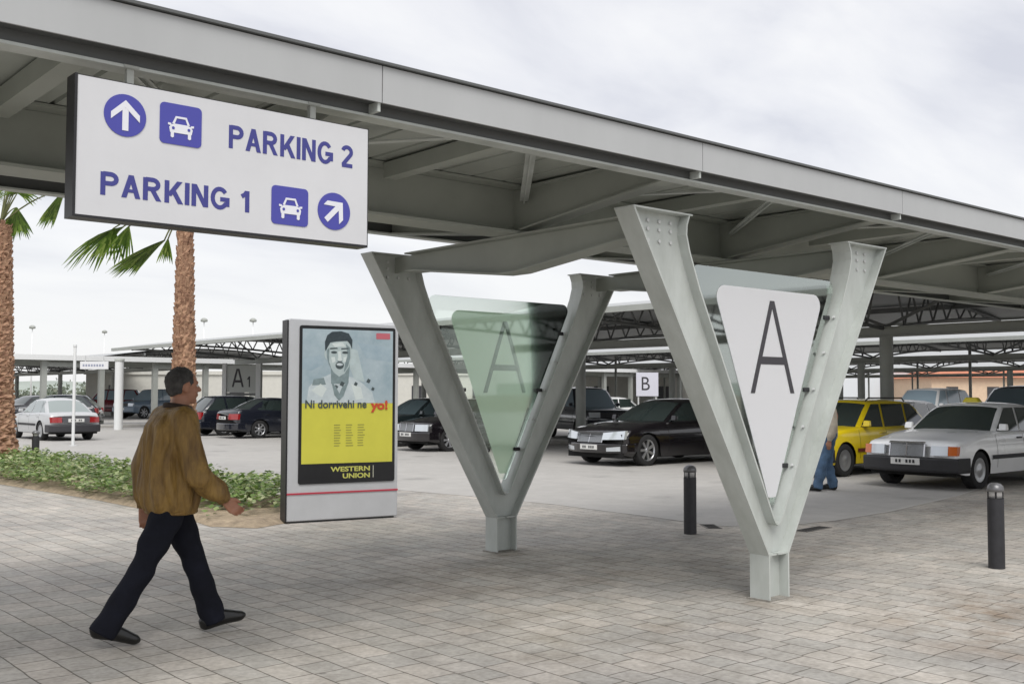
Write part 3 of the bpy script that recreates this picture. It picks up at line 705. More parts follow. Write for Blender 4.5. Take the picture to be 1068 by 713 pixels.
def make_car(name, P, body, label, glassm=None, group='parked cars', trim=None, detail=True):
    """front of the car towards +x. P: L W H wb fo r top(list) ghs(xa0,xa1,xr1,xr0) belt"""
    glassm = glassm or M['glasscar']
    L,W,H=P['L'],P['W'],P['H']; hl=L/2; hw=W/2; r=P.get('r',.32)
    xf=hl-P['fo']; xr=xf-P['wb']; zs=P.get('sill',.24); ar=r+.055
    top=P['top']; round_=P.get('round',.16)
    root=empty(name); tag(root,label,P.get('cat','car'),group)
    def plan(x,y):
        """pull the nose and tail back towards the sides"""
        t=max(0,(abs(x)-hl+.9)/.9); return x-math.copysign(1,x)*round_*t*t*(abs(y)/hw)**2.4
    def hwid(x):
        t=max(0,(abs(x)-hl+.75)/.75); return hw*(1-.055*t*t)
    def ys(x,z):
        w=hwid(x); 
        if z<.55: return w*(1-.05*((.55-z)/.4)**2)
        return w*(1-.11*((z-.55)/.5)**2)
    # stations
    S=set([-hl+.0,hl]);
    for k in range(31): S.add(-hl+L*k/30)
    for xc in (xf,xr):
        for k in range(13):
            S.add(xc-ar*math.cos(PI*k/12))
    S=sorted(S)
    S2=[S[0]]
    for s_ in S[1:]:
        if s_-S2[-1]>.012: S2.append(s_)
    S=S2
    def zlow(x):
        z=zs
        for xc in (xf,xr):
            d=abs(x-xc)
            if d<ar: z=max(z,r+math.sqrt(ar*ar-d*d)-.01)
        t=max(0,(abs(x)-hl+.35)/.35); return max(z, zs+.05*t)
    m=MB(); rings=[]
    fr=[0,.12,.3,.5,.7,.86,1.0]
    for x in S:
        zt=smooth_pts(top,x); zl=zlow(x); zsh=zt-.055
        if zl>zsh-.03: zl=zsh-.03
        half=[]
        for f_ in fr:
            z=zl+(zsh-zl)*f_; y=ys(x,z); half.append((y,z))
        yt=half[-1][0]
        half+=[(yt-.022,zt-.018),(yt-.07,zt),(yt*.55,zt+.018),(0,zt+.026)]
        ring=[(plan(x,y),y,z) for y,z in half]+[(plan(x,y),-y,z) for y,z in half[-2::-1]]
        rings.append(ring)
    n=len(rings[0]); vs=[p for rg in rings for p in rg]; fs=[]
    for i in range(len(rings)-1):
        for k in range(n-1): fs.append((i*n+k,i*n+k+1,(i+1)*n+k+1,(i+1)*n+k))
    fs.append(tuple(range(n))); fs.append(tuple((len(rings)-1)*n+k for k in range(n))[::-1])
    m.add(vs,fs,True)
    # greenhouse shell
    xa0,xa1,xr1,xr0=P['gh']; zb=P['belt']
    wb0=ys(0,zb-.04)-.045; wr=wb0-P.get('tumble',.17)
    zb_f=smooth_pts(top,xa0)-.02; zb_r=smooth_pts(top,xr0)-.02
    def roofz(x): 
        t=(x-(xa1+xr1)/2)/((xa1-xr1)/2); return H-.045*t*t-.0
    path=[(xa0,zb_f,0),(xa0*.66+xa1*.34,zb_f*.66+roofz(xa1)*.34+.008,.34),(xa0*.33+xa1*.67,zb_f*.33+roofz(xa1)*.67+.014,.67),(xa1,roofz(xa1),1)]
    for k in range(1,7):
        x=xa1+(xr1-xa1)*k/6; path.append((x,roofz(x),1))
    path+=[(xr0*.33+xr1*.67,zb_r*.33+roofz(xr1)*.67+.012,.67),(xr0*.66+xr1*.34,zb_r*.66+roofz(xr1)*.34+.006,.34),(xr0,zb_r,0)]
    gs=[]
    bul=P.get('bulge',.09)
    for i,(x,z,t) in enumerate(path):
        w=wb0+(wr-wb0)*t; row=[]
        for y_ in (-1,-.8,-.4,0,.4,.8,1):
            xx=x; 
            if i<=3: xx=x-bul*(y_**2)*(1)
            if i>=len(path)-4: xx=x+bul*.8*(y_**2)
            row.append((xx,w*y_,z-(.035*(y_**4) if 3<=i<=len(path)-4 else .0)-(0.02*(y_**2))))
        gs.append(row)
    k7=7; vs=[p for rw in gs for p in rw]; fs=[]
    for i in range(len(gs)-1):
        for k in range(6): fs.append((i*k7+k,i*k7+k+1,(i+1)*k7+k+1,(i+1)*k7+k))
    m.add(vs,fs,True)
    # sides of the greenhouse
    for sg_ in (0,6):
        pts=[rw[sg_] for rw in gs]; 
        base=[(p[0],(wb0+.01)*(1 if sg_ else -1),zb-.06) for p in pts]
        vs=pts+base; nn=len(pts); fs=[(i,i+1,nn+i+1,nn+i) for i in range(nn-1)]
        m.add(vs,fs,True)
    bo=m.build('body',body,root,merge=True)
    # windows: slabs 4 mm proud of the shell
    def quad_patch(nm, corners, off, mt, nu=6, nv=4, par=root, curve=None):
        """corners a b c d (Vector): bilinear grid pushed along its normal"""
        a,b_,c_,d_=[Vector(c) for c in corners]; nrm=(b_-a).cross(d_-a).normalized()
        mm=MB(); vs=[]
        for j in range(nv+1):
            for i in range(nu+1):
                u,v=i/nu,j/nv; p=(a*(1-u)+b_*u)*(1-v)+(d_*(1-u)+c_*u)*v
                cv=curve(u,v) if curve else 0
                vs.append(p+nrm*off+Vector((cv,0,0)))
        fs=[(j*(nu+1)+i,j*(nu+1)+i+1,(j+1)*(nu+1)+i+1,(j+1)*(nu+1)+i) for j in range(nv) for i in range(nu)]
        mm.add(vs,fs,True); return mm.build(nm,mt,par,recalc=False)
    def lp(t,side): # point on pillar line of front/rear glass
        pass
    # windshield
    def row_at(i0,i1,t): return [tuple(gs[i0][k][j]*(1-t)+gs[i1][k][j]*t for j in range(3)) for k in range(7)]
    def glass_from_rows(nm,idx,t0,t1,inset,sgnx):
        rows=[]
        for q_ in range(5):
            t=t0+(t1-t0)*q_/4; f_=t*3; i=min(int(f_),2); rw=row_at(idx[i],idx[i+1],f_-i)
            new=[]
            for k,y_ in enumerate((-1,-.8,-.4,0,.4,.8,1)):
                p=rw[k]; w=abs(rw[6][1]); yy=y_*(w-inset); 
                # recompute x with the bulge at the new y
                xx=rw[3][0]+(-bul if sgnx>0 else bul*.8)*((yy/w)**2)
                zz=rw[3][2]-(rw[3][2]-p[2])*((yy/w)**2)/(y_**2 if y_ else 1) if y_ else p[2]
                new.append((xx+sgnx*.006,yy,zz+.005))
            rows.append(new)
        mm=MB(); vs=[p for rw in rows for p in rw]; fs=[(i*7+k,i*7+k+1,(i+1)*7+k+1,(i+1)*7+k) for i in range(4) for k in range(6)]
        mm.add(vs,fs,True); return mm.build(nm,glassm,root,recalc=True)
    N_=len(gs)
    glass_from_rows('windshield',[0,1,2,3],.05,.93,.055,1)
    glass_from_rows('rear_window',[N_-1,N_-2,N_-3,N_-4],P.get('rw0',.08),.90,.08,-1)
    # side windows
    zr=H-.10; hgt=lambda z:(z-(zb-.06))/((H-.05)-(zb-.06))
    def ysd(z): return wb0+.01+(wr-wb0-.01)*hgt(z)
    def xfr(z): t=(z-zb_f)/(roofz(xa1)-zb_f); return xa0+(xa1-xa0)*max(0,t)-bul
    def xre(z): t=(z-zb_r)/(roofz(xr1)-zb_r); return xr0+(xr1-xr0)*max(0,t)+bul*.8
    z0,z1=zb+.012,zr
    cuts=P['pillars']
    bounds=[('f',.10)]+[('x',c) for c in cuts]+[('r',P.get('cpil',.10))]
    for sy in (1,-1):
        for a,b_ in zip(bounds,bounds[1:]):
            def bx(bd,z,side):
                if bd[0]=='f': return xfr(z)-bd[1]
                if bd[0]=='r': return xre(z)+bd[1]
                return bd[1]+(-.035 if side=='front' else .035)+(-.10*hgt(z))
            # polygon: front bottom, front top, rear top, rear bottom
            fb,ft,rt_,rb=bx(a,z0,'front'),bx(a,z1,'front'),bx(b_,z1,'rear'),bx(b_,z0,'rear')
            if a[0]=='f' : 
                pass
            if rt_>ft-.02: ft=rt_+.02
            pts=[(fb,z0),(ft,z1),(rt_,z1),(rb,z0)]
            mm=MB(); vs=[]
            NV=4
            for j in range(NV+1):
                v=j/NV; z=z0+(z1-z0)*v; xx0=fb+(ft-fb)*v; xx1=rb+(rt_-rb)*v
                for xx in (xx0,xx1): vs.append((xx,sy*(ysd(z)+.006),z))
            mm.add(vs,[(2*j,2*j+1,2*j+3,2*j+2) for j in range(NV)],True)
            o=mm.build('side_window',glassm,root,recalc=False)
    # underside and wheel housings
    m=MB(); m.box(-hl+.15,hl-.15,-hw+.10,hw-.10,zs-.02,zb-.25)
    m.build('chassis',M['under'],root)
    # wheels
    rimm=P.get('rim',M['alu'])
    for xc in (xf,xr):
        for sy in (1,-1):
            yc=sy*(hw-.115)
            w_=empty('wheel') ; w_.parent=root; w_.location=(xc,yc,r)
            m=MB(); m.lathe([(r-.11,-.09),(r-.012,-.10),(r,-.085),(r,.085),(r-.012,.10),(r-.11,.09)],26,axis='y'); m.build('tyre',M['tyre'],w_)
            m=MB(); rr=r-.10; yo=.075*sy
            if P.get('spokes',True):
                m.lathe([(rr+.012,yo+.012*sy),(rr-.018,yo+.008*sy),(rr-.025,yo-.03*sy)],26,axis='y')
                m.lathe([(0.001,yo+.0*sy),(.05,yo),(.055,yo-.02*sy)],16,axis='y')
                for k in range(7):
                    a=2*PI*k/7; ca,sa=math.cos(a),math.sin(a)
                    m.hexa([(.035*ca+.022*sa,yo-.004*sy,.035*sa-.022*ca),(.035*ca-.022*sa,yo-.004*sy,.035*sa+.022*ca),(.035*ca-.022*sa,yo-.03*sy,.035*sa+.022*ca),(.035*ca+.022*sa,yo-.03*sy,.035*sa-.022*ca)],
                           [((rr-.01)*ca+.030*sa,yo+.004*sy,(rr-.01)*sa-.030*ca),((rr-.01)*ca-.030*sa,yo+.004*sy,(rr-.01)*sa+.030*ca),((rr-.01)*ca-.030*sa,yo-.025*sy,(rr-.01)*sa+.030*ca),((rr-.01)*ca+.030*sa,yo-.025*sy,(rr-.01)*sa-.030*ca)])
            else:
                m.lathe([(rr+.012,yo+.008*sy),(rr-.03,yo+.016*sy),(rr-.05,yo+.006*sy),(.07,yo+.010*sy),(.05,yo+.02*sy),(.001,yo+.022*sy)],26,axis='y')
            m.build('rim',rimm,w_)
            m=MB(); m.lathe([(.001,yo-.035*sy),(rr+.01,yo-.034*sy)],24,axis='y'); m.build('brake_disc',M['under'],w_)
    # patches on the front and rear faces
    def face_patch(nm,end,y0,y1,z0_,z1_,mt,off=.012,thick=.03,lean=0.0,n=6,par=root,shear=0):
        s_=1 if end=='f' else -1; mm=MB(); vs=[]
        for i in range(n+1):
            y=y0+(y1-y0)*i/n; dz=shear*(i/n)
            for (z,l) in ((z0_+dz*.3,0),(z1_+dz,lean)):
                w=hwid(hl); xx=s_*hl; px_=plan(xx,y)
                vs+= [(px_+s_*(off-l),y,z),(px_+s_*(off-l-thick),y,z)]
        fs=[]
        for i in range(n):
            a=i*4; b4=a+4
            fs+=[(a,b4,b4+2,a+2),(a+1,a+3,b4+3,b4+1),(a,a+1,b4+1,b4),(a+2,b4+2,b4+3,a+3)]
        fs+=[(0,2,3,1),(n*4,n*4+1,n*4+3,n*4+2)]
        mm.add(vs,fs,False); o=mm.build(nm,mt,par); return o
    def bumper(end,z0_,z1_,mt,proj=.05,back=.45):
        s_=1 if end=='f' else -1; mm=MB(); pts=[]
        for i in range(15):
            y=-hw+2*hw*i/14; pts.append((plan(s_*hl,y)+s_*proj,y*.985))
        pts=[(s_*(hl-back),-hw-.006)]+pts+[(s_*(hl-back),hw+.006)]
        vs=[]
        for (x,y) in pts:
            vs+=[(x,y,z0_+.02),(x+s_*.012,y*1.006,z0_+.06),(x+s_*.014,y*1.006,z1_-.03),(x,y,z1_),(x-s_*.16,y*.93,z1_+.004),(x-s_*.16,y*.93,z0_)]
        fs=[]; 
        for i in range(len(pts)-1):
            for k in range(6): fs.append((i*6+k,i*6+(k+1)%6,(i+1)*6+(k+1)%6,(i+1)*6+k))
        fs+=[tuple(range(6)),tuple((len(pts)-1)*6+k for k in range(6))[::-1]]
        mm.add(vs,fs,False); return bevel(mm.build('front_bumper' if end=='f' else 'rear_bumper',mt,root),.015)
    bm_f=P.get('bumpmat') or body
    bumper('f',P.get('bz0',.26),P.get('bz1',.52),bm_f,P.get('bproj',.05)); bumper('r',P.get('bz0',.28),P.get('bz1',.54),bm_f,P.get('bproj',.05))
    hz0,hz1=P['hl'][2],P['hl'][3]
    st=P.get('style','merc')
    for sy in (1,-1):
        y0,y1=P['hl'][0]*sy,P['hl'][1]*sy
        h=face_patch('headlight','f',y0,y1,hz0,hz1,M['lamp'],off=P.get('hoff',.03),thick=.08,lean=P.get('hlean',.03),shear=P.get('hshear',0))
        if P.get('ind'): face_patch('indicator','f',y1+.004*sy,P['ind']*sy,hz0+.005,hz1-.005,M['orange'],off=.032,thick=.10,lean=.02,n=3)
        ty0,ty1,tz0,tz1=P['tl']
        face_patch('tail_light','r',ty0*sy,ty1*sy,tz0,tz1,M['redlamp'],off=.022,thick=.08,lean=.02)
    gy,gz0,gz1=P['grille']
    g=face_patch('grille','f',-gy,gy,gz0,gz1,M['plastic'] if st!='merc' else mat('grille_grey_'+name,(.25,.26,.27),.35,metal=.6,var=.2,vscale=60),off=.028,lean=P.get('glean',.03))
    if st=='merc':
        face_patch('grille_frame','f',-gy-.022,gy+.022,gz1,gz1+.03,M['chrome'],off=.03,lean=P.get('glean',.03)+.01,par=g)
        for yy in (-gy-.011,gy+.011,0): face_patch('grille_bar','f',yy-.011,yy+.011,gz0,gz1,M['chrome'],off=.036,n=1,par=g,lean=P.get('glean',.03))
    for end in ('f','r'):
        pz=P.get('pz_f',.38) if end=='f' else P.get('pz_r',.62)
        po=P.get('bproj',.05)+.022 if (end=='f' or pz<.55) else .024
        pl=face_patch('number_plate',end,-.26,.26,pz,pz+.11,M['plate'],off=po,thick=.012)
        if detail:
            mm=MB(); s_=1 if end=='f' else -1
            x=plan(s_*hl,0)+s_*(po+.002)
            for k in range(6):
                if k==2: continue
                y=-.17+k*.062; mm.box(min(x,x+s_*.003),max(x,x+s_*.003),y,y+.036,pz+.03,pz+.083)
            mm.build('plate_lettering',M['platetxt'],pl)
    for sy in (1,-1):
        m=MB(); xm=xfr(zb+.05)-.12; ym=ysd(zb+.04)
        m.hexa([(xm+.05,sy*(ym+.05),zb+.03),(xm+.05,sy*(ym+.19),zb+.035),(xm-.05,sy*(ym+.19),zb+.035),(xm-.05,sy*(ym+.05),zb+.03)],
               [(xm+.02,sy*(ym+.05),zb+.15),(xm+.02,sy*(ym+.18),zb+.145),(xm-.05,sy*(ym+.18),zb+.145),(xm-.05,sy*(ym+.05),zb+.15)])
        m.box(xm-.03,xm+.01,min(sy*(ym-.04),sy*(ym+.06)),max(sy*(ym-.04),sy*(ym+.06)),zb+.03,zb+.06)
        bevel(m.build('door_mirror',P.get('mirmat') or body,root),.02)
        if detail:
            for c_ in P['handles']:
                z=zb-.10; y=ys(c_,z); m=MB(); m.box(c_-.09,c_+.09,min(sy*(y-.005),sy*(y+.028)),max(sy*(y-.005),sy*(y+.028)),z-.014,z+.014)
                bevel(m.build('door_handle',P.get('handmat') or body,root),.008)
            if P.get('strip'):
                m=MB(); z=P['strip']; 
                for (xx0,xx1) in ((xr+ar+.03,xf-ar-.03),):
                    xs=[xx0+(xx1-xx0)*k/8 for k in range(9)]; vs=[]
                    for x in xs:
                        y=ys(x,z); vs+=[(x,sy*(y+.014),z-.035),(x,sy*(y+.014),z+.035),(x,sy*(y-.01),z+.035),(x,sy*(y-.01),z-.035)]
                    fs=[(i*4+k,i*4+(k+1)%4,i*4+4+(k+1)%4,i*4+4+k) for i in range(8) for k in range(4)]
                    m.add(vs,fs,False)
                m.build('side_moulding',trim or M['plastic'],root)
            # door shut lines
            m=MB()
            for c_ in P['seams']:
                xs_=[]
                for k in range(7):
                    z=zs+.10+(zb-.03-zs-.10)*k/6; y=ys(c_,z)+.0015; xs_.append((c_,sy*y,z))
                vs=[]
                for p in xs_: vs+=[(p[0]-.005,p[1],p[2]),(p[0]+.005,p[1],p[2])]
                m.add(vs,[(2*i,2*i+1,2*i+3,2*i+2) for i in range(6)])
            m.build('door_seam',M['under'],root,recalc=False)
    if P.get('fog'):
        for sy in (1,-1): face_patch('fog_light','f',.50*sy,.80*sy,.33,.41,M['lamp'],off=P.get('bproj',.05)+.02,thick=.02,shear=.03)
    return root

def place(o,x,y,deg,z=0): o.location=(x,y,z+.004); o.rotation_euler=(0,0,math.radians(deg)); return o

SED=dict(L=4.74,W=1.74,H=1.45,wb=2.80,fo=.84,r=.315,belt=.93,
  top=[(-2.37,.84),(-2.30,.93),(-1.55,.97),(-1.0,.97),(0,.95),(.85,.955),(1.2,.925),(2.1,.80),(2.31,.765),(2.37,.70)],
  gh=(1.00,.28,-.98,-1.62),pillars=[-.12,-1.0],cpil=.16,hl=(.42,.69,.57,.73),ind=.83,tl=(.45,.82,.66,.84),grille=(.30,.55,.765),
  bz0=.27,bz1=.53,strip=.52,handles=[.05,-.95],seams=[.92,-.12,-1.10],spokes=False,pz_f=.41,pz_r=.66,bproj=.06,round=.13,hlean=.02,glean=.04)
p=dict(SED); p['bumpmat']=M['plastic']; p['handmat']=M['plastic']
taxi=make_car('taxi',p,paint('white_paint',(.88,.89,.90)),'white saloon taxi with a yellow roof sign, parked behind the right bollard',group='cars parked in the front row')
place(taxi,12.42,4.44,180)
taxi['category']='taxi'
m=MB(); m.hexa([(-.06,-.16,1.44),(.12,-.16,1.44),(.12,.16,1.44),(-.06,.16,1.44)],[(-.02,-.11,1.53),(.08,-.11,1.53),(.08,.11,1.53),(-.02,.11,1.53)])
bevel(m.build('roof_sign',mat('taxi_sign_yellow',(.62,.52,.03),.4),taxi),.02)

EST=dict(SED); EST.update(L=4.45,W=1.72,H=1.49,wb=2.60,fo=.86,belt=.92,
  top=[(-2.22,.70),(-2.18,.90),(-1.8,.95),(0,.94),(.75,.945),(1.1,.92),(1.9,.83),(2.15,.78),(2.22,.70)],
  gh=(.92,.20,-1.55,-2.12),pillars=[-.15,-1.05],cpil=.10,hl=(.40,.74,.58,.74),ind=None,tl=(.55,.80,.62,.88),grille=(.36,.58,.72),
  handles=[.0,-.9],seams=[.85,-.15,-1.0],strip=.50,style='plain',pz_f=.36,pz_r=.6)
p=dict(EST); p['bumpmat']=M['plastic']
yc=make_car('estate_car',p,paint('yellow_paint',(.82,.62,.010),.32,.6),'bright yellow estate car between the white taxi and the nearer V column',trim=mat('red_brown_moulding',(.16,.03,.02),.5),group='cars parked in the front row'); place(yc,12.85,7.35,180)
m=MB()
for sy in (.52,-.52): m.tube([(.1,sy,1.45),(.0,sy,1.51),(-1.3,sy,1.51),(-1.4,sy,1.44)],.014,8)
m.build('roof_rails',M['plastic'],yc)

SC=dict(SED); SC.update(L=5.08,W=1.87,H=1.48,wb=3.03,fo=.90,r=.345,belt=.95,
  top=[(-2.54,.80),(-2.46,.93),(-1.9,1.01),(-1.2,1.01),(0,.98),(.95,.965),(1.4,.93),(2.1,.83),(2.42,.74),(2.54,.62)],
  gh=(1.15,.25,-.95,-1.85),pillars=[-.25,-1.15],cpil=.12,hl=(.40,.88,.58,.73),ind=None,tl=(.50,.88,.70,.90),grille=(.36,.52,.715),
  strip=None,spokes=True,round=.26,pz_f=.36,fog=True,bproj=.03,bz1=.50,hlean=.05,hoff=.06,glean=.07,hshear=.05,bulge=.14,tumble=.22,handles=[-.05,-1.05],seams=[.95,-.25,-1.3],sill=.20)
BLK=paint('black_gloss',(.0075,.006,.008),.16,1.0)
sc1=make_car('luxury_saloon',SC,BLK,'glossy black luxury saloon with silver grille parked behind the middle bollard',group='cars parked in the front row'); place(sc1,12.50,11.93,180)
# lower chrome strip along the doors
for sy in (1,-1):
    m=MB(); m.box(-1.15,1.05,min(sy*.90,sy*.925),max(sy*.90,sy*.925),.395,.41); m.build('chrome_strip',M['chrome'],sc1)

p=dict(SED); p.update(hl=(.38,.80,.56,.74),ind=None,spokes=True,round=.18,bproj=.04,strip=.5)
mc=make_car('black_saloon',p,BLK,'black saloon with a wide chrome grille seen between lightbox and farther V column',group='cars parked in the front row'); place(mc,12.55,19.25,180)
p=dict(EST); p.update(H=1.46,style='plain')
hb=make_car('dark_hatchback',p,paint('dark_green_paint',(.012,.02,.022),.2,1),'dark car with pale reflections behind the black saloon next to the lightbox',group='cars parked in the front row',glassm=mat('bluish_car_glass',(.07,.10,.11),.06,spec=.9)); place(hb,12.9,22.3,180)

p=dict(SED); p.update(L=4.53,W=1.73,H=1.43,wb=2.72,round=.2,spokes=True,strip=None,tumble=.21,bulge=.13,bproj=.03,ind=None,tl=(.42,.84,.66,.86),
   top=[(-2.26,.86),(-2.20,.97),(-1.7,1.01),(-1.2,1.0),(0,.95),(.85,.94),(1.2,.91),(2.0,.80),(2.20,.74),(2.26,.66)],gh=(1.05,.15,-.95,-1.75),fo=.80)
NAV=paint('navy_black_paint',(.010,.012,.020),.18,1)
ds=make_car('dark_saloon',p,NAV,'dark saloon seen from behind with red tail lights, left of the lightbox',group='cars parked in the front row'); place(ds,12.3,30.25,0)
p2=dict(EST); p2.update(H=1.50,style='plain',spokes=True)
dh=make_car('dark_estate',p2,NAV,'dark car half hidden by the walking man, left of the dark saloon',group='cars parked in the front row',detail=False); place(dh,12.35,33.2,0)

p=dict(SED); p.update(L=4.45,W=1.70,H=1.41,wb=2.62,tl=(.45,.80,.60,.78),pz_r=.62,bumpmat=mat('dark_grey_bumper',(.035,.035,.04),.5),round=.16,tumble=.2,
   top=[(-2.22,.80),(-2.16,.90),(-1.5,.93),(-1.0,.93),(0,.90),(.85,.91),(1.2,.88),(2.0,.77),(2.16,.73),(2.22,.66)],gh=(1.0,.2,-.95,-1.75),belt=.90)
lw=make_car('silver_saloon',p,paint('silver_white_paint',(.52,.53,.54),.3,.7,.1),'silver-white saloon driving away with dark rear bumper, behind the thin white pole',group='cars on the car park lane',glassm=M['glasscar2']); place(lw,5.32,33.5,91)
m=MB(); m.box(-2.238,-2.20,-.44,.44,.60,.79); m.build('rear_panel',mat('grey_rear_panel',(.09,.09,.10),.4),lw)

SUV=dict(EST); SUV.update(L=4.9,W=1.92,H=1.84,wb=2.88,fo=.88,r=.38,belt=1.12,sill=.34,
  top=[(-2.45,.9),(-2.42,1.10),(-1.8,1.14),(0,1.13),(.8,1.13),(1.2,1.10),(2.1,1.03),(2.38,.98),(2.45,.85)],
  gh=(1.05,.45,-1.9,-2.36),hl=(.5,.86,.78,.96),tl=(.62,.88,.8,1.08),grille=(.48,.78,.95),bz0=.40,bz1=.70,pz_f=.55,pz_r=.85,strip=.6,handles=[.1,-.85],seams=[1.0,0,-1.05],pillars=[-.05,-1.1],round=.12,spokes=True)
rr=make_car('off_road_car',SUV,paint('deep_blue_paint',(.010,.013,.022),.2,1),'dark blue off-road car with pale windscreen behind the slim post, between the V columns',glassm=mat('pale_blue_car_glass',(.20,.26,.30),.08,spec=.9),group='cars in the second row'); place(rr,20.4,22.6,-112)
p=dict(SUV); p.update(H=1.75)
s2=copy_tree(rr); tag(s2,'maroon off-road car beneath the far canopy, left of the white canopy post','car','cars far across the car park'); place(s2,19.6,67.5,150)
s3=copy_tree(rr); tag(s3,'pale blue off-road car beneath the far canopy, beside the white canopy post','car','cars far across the car park'); place(s3,20.3,61.5,200)
def repaint(root,body_mat):
    old=None
    for ch in root.children:
        if ch.name.split('.')[0]=='body': old=ch.data.materials[0]
    for ch in root.children:
        if ch.type=='MESH' and ch.data.materials and ch.data.materials[0]==old:
            ch.data=ch.data.copy(); ch.data.materials[0]=body_mat
repaint(s2,paint('maroon_paint',(.13,.010,.018),.25)); repaint(s3,paint('slate_blue_paint',(.12,.17,.23),.3))
s4=copy_tree(rr); tag(s4,'dark off-road car far right, its roof rising above the white taxi','car','cars in the second row'); place(s4,21.3,7.4,180)
w1=copy_tree(taxi)
for ch in list(w1.children):
    if ch.name.startswith('roof_sign'): bpy.data.objects.remove(ch)
tag(w1,'white saloon hidden behind the taxi and the yellow estate car','car','cars in the second row'); place(w1,20.3,10.1,0)
w2=copy_tree(ds); tag(w2,'silver saloon at the right edge beyond the taxi','car','cars in the second row'); place(w2,18.9,4.9,0); repaint(w2,paint('light_silver',(.42,.46,.45),.3))
d3=copy_tree(mc); tag(d3,'black saloon parked beyond the silver-white saloon at the left','car','cars far across the car park'); place(d3,11.6,55.0,15)
d4=copy_tree(dh); tag(d4,'black estate car directly behind the silver-white saloon','car','cars far across the car park'); place(d4,9.6,47.2,150)
d5=copy_tree(lw); tag(d5,'pale saloon glimpsed far behind the walking man','car','cars far across the car park'); place(d5,22.0,55.5,170)
v1=copy_tree(s4); tag(v1,'white van-like car with dark windows beneath the canopies, above the yellow estate car','car','cars in the third row'); place(v1,31.5,15.5,182); repaint(v1,paint('van_white',(.6,.6,.6)))
d6=copy_tree(ds); tag(d6,'dark saloon deep under the canopies seen between the lightbox and V column','car','cars in the third row'); place(d6,29.0,38.0,0)
d7=copy_tree(w1); tag(d7,'white saloon in the third row glimpsed through the green glass','car','cars in the third row'); place(d7,29.5,30.5,180)

# ------------------------------------------------------------------ people
def cap_seg(m,p0,p1,r0,r1,n=14,sc=(1,1)):
    p0=Vector(p0); p1=Vector(p1); d=(p1-p0); Ln=d.length; d.normalize()
    pts=[];rs=[]
    for k in range(4): a=PI/2*k/4; pts.append(p0-d*r0*math.cos(a)); rs.append(max(.0008,r0*math.sin(a)))
    pts.append(p0); rs.append(r0); pts.append(p1); rs.append(r1)
    for k in range(1,5): a=PI/2*k/4; pts.append(p1+d*r1*math.sin(a)); rs.append(max(.0008,r1*math.cos(a)))
    m.tube(pts,rs,n)
def chain(m,pts,rs,n=14):
    for (a,b_,ra,rb) in zip(pts,pts[1:],rs,rs[1:]): cap_seg(m,a,b_,ra,rb,n)
def ellip(m,c,rx,ry,rz,n=16,tilt=0,az=0):
    c=Vector(c); R=Matrix.Rotation(az,3,'Z')@Matrix.Rotation(tilt,3,'Y'); vs=[];fs=[]
    for i in range(n+1):
        ph=PI*i/n
        for k in range(n):
            t=2*PI*k/n; vs.append(c+R@Vector((rx*math.sin(ph)*math.cos(t),ry*math.sin(ph)*math.sin(t),rz*math.cos(ph))))
    for i in range(n):
        for k in range(n): fs.append((i*n+k,i*n+(k+1)%n,(i+1)*n+(k+1)%n,(i+1)*n+k))
    m.add(vs,fs,True)
def fuse(m,name,mt,parent,vox,smooth=3,post=None):
    o=m.build(name,mt,None,merge=True)
    r=o.modifiers.new('r','REMESH'); r.mode='VOXEL'; r.voxel_size=vox; r.use_smooth_shade=True
    s_=o.modifiers.new('s','SMOOTH'); s_.iterations=smooth; s_.factor=.5
    bake(o)
    if post:
        for v in o.data.vertices: v.co=post(v.co.copy())
        o.data.update()
    o.data.materials.clear(); o.data.materials.append(mt)
    for p_ in o.data.polygons: p_.use_smooth=True
    o.parent=parent
    return o
def hand(m,wrist,direction,side,curl=.5,s=1.0):
    """direction: unit vector from wrist to knuckles; side: vector toward the thumb"""
    d=Vector(direction).normalized(); t=Vector(side); t=(t-d*t.dot(d)).normalized(); nrm=d.cross(t)
    w=Vector(wrist); k=w+d*.085*s
    for j in range(4):
        off=t*(.030-.020*j)*s; cap_seg(m,w+t*(.018-.012*j)*s,k+off,.016*s,.012*s,8)
    Ls=[.072,.080,.074,.058]
    for j in range(4):
        p0=k+t*(.030-.020*j)*s; a=0
        segs=[.45,.32,.23]; pdir=d
        for q_,fr_ in enumerate(segs):
            a+=curl*(.8 if q_==0 else .7); dd=d*math.cos(a)+nrm*math.sin(a)
            p1=p0+dd*Ls[j]*fr_*s; cap_seg(m,p0,p1,.0090*s-.0006*q_,.0085*s-.0006*q_,8); p0=p1
    p0=w+t*.024*s+d*.02*s; p1=p0+(t*.55+d*.75+nrm*.25).normalized()*.045*s; p2=p1+(d*.9+nrm*.45).normalized()*.032*s
    cap_seg(m,p0,p1,.013*s,.010*s,8); cap_seg(m,p1,p2,.010*s,.0085*s,8)

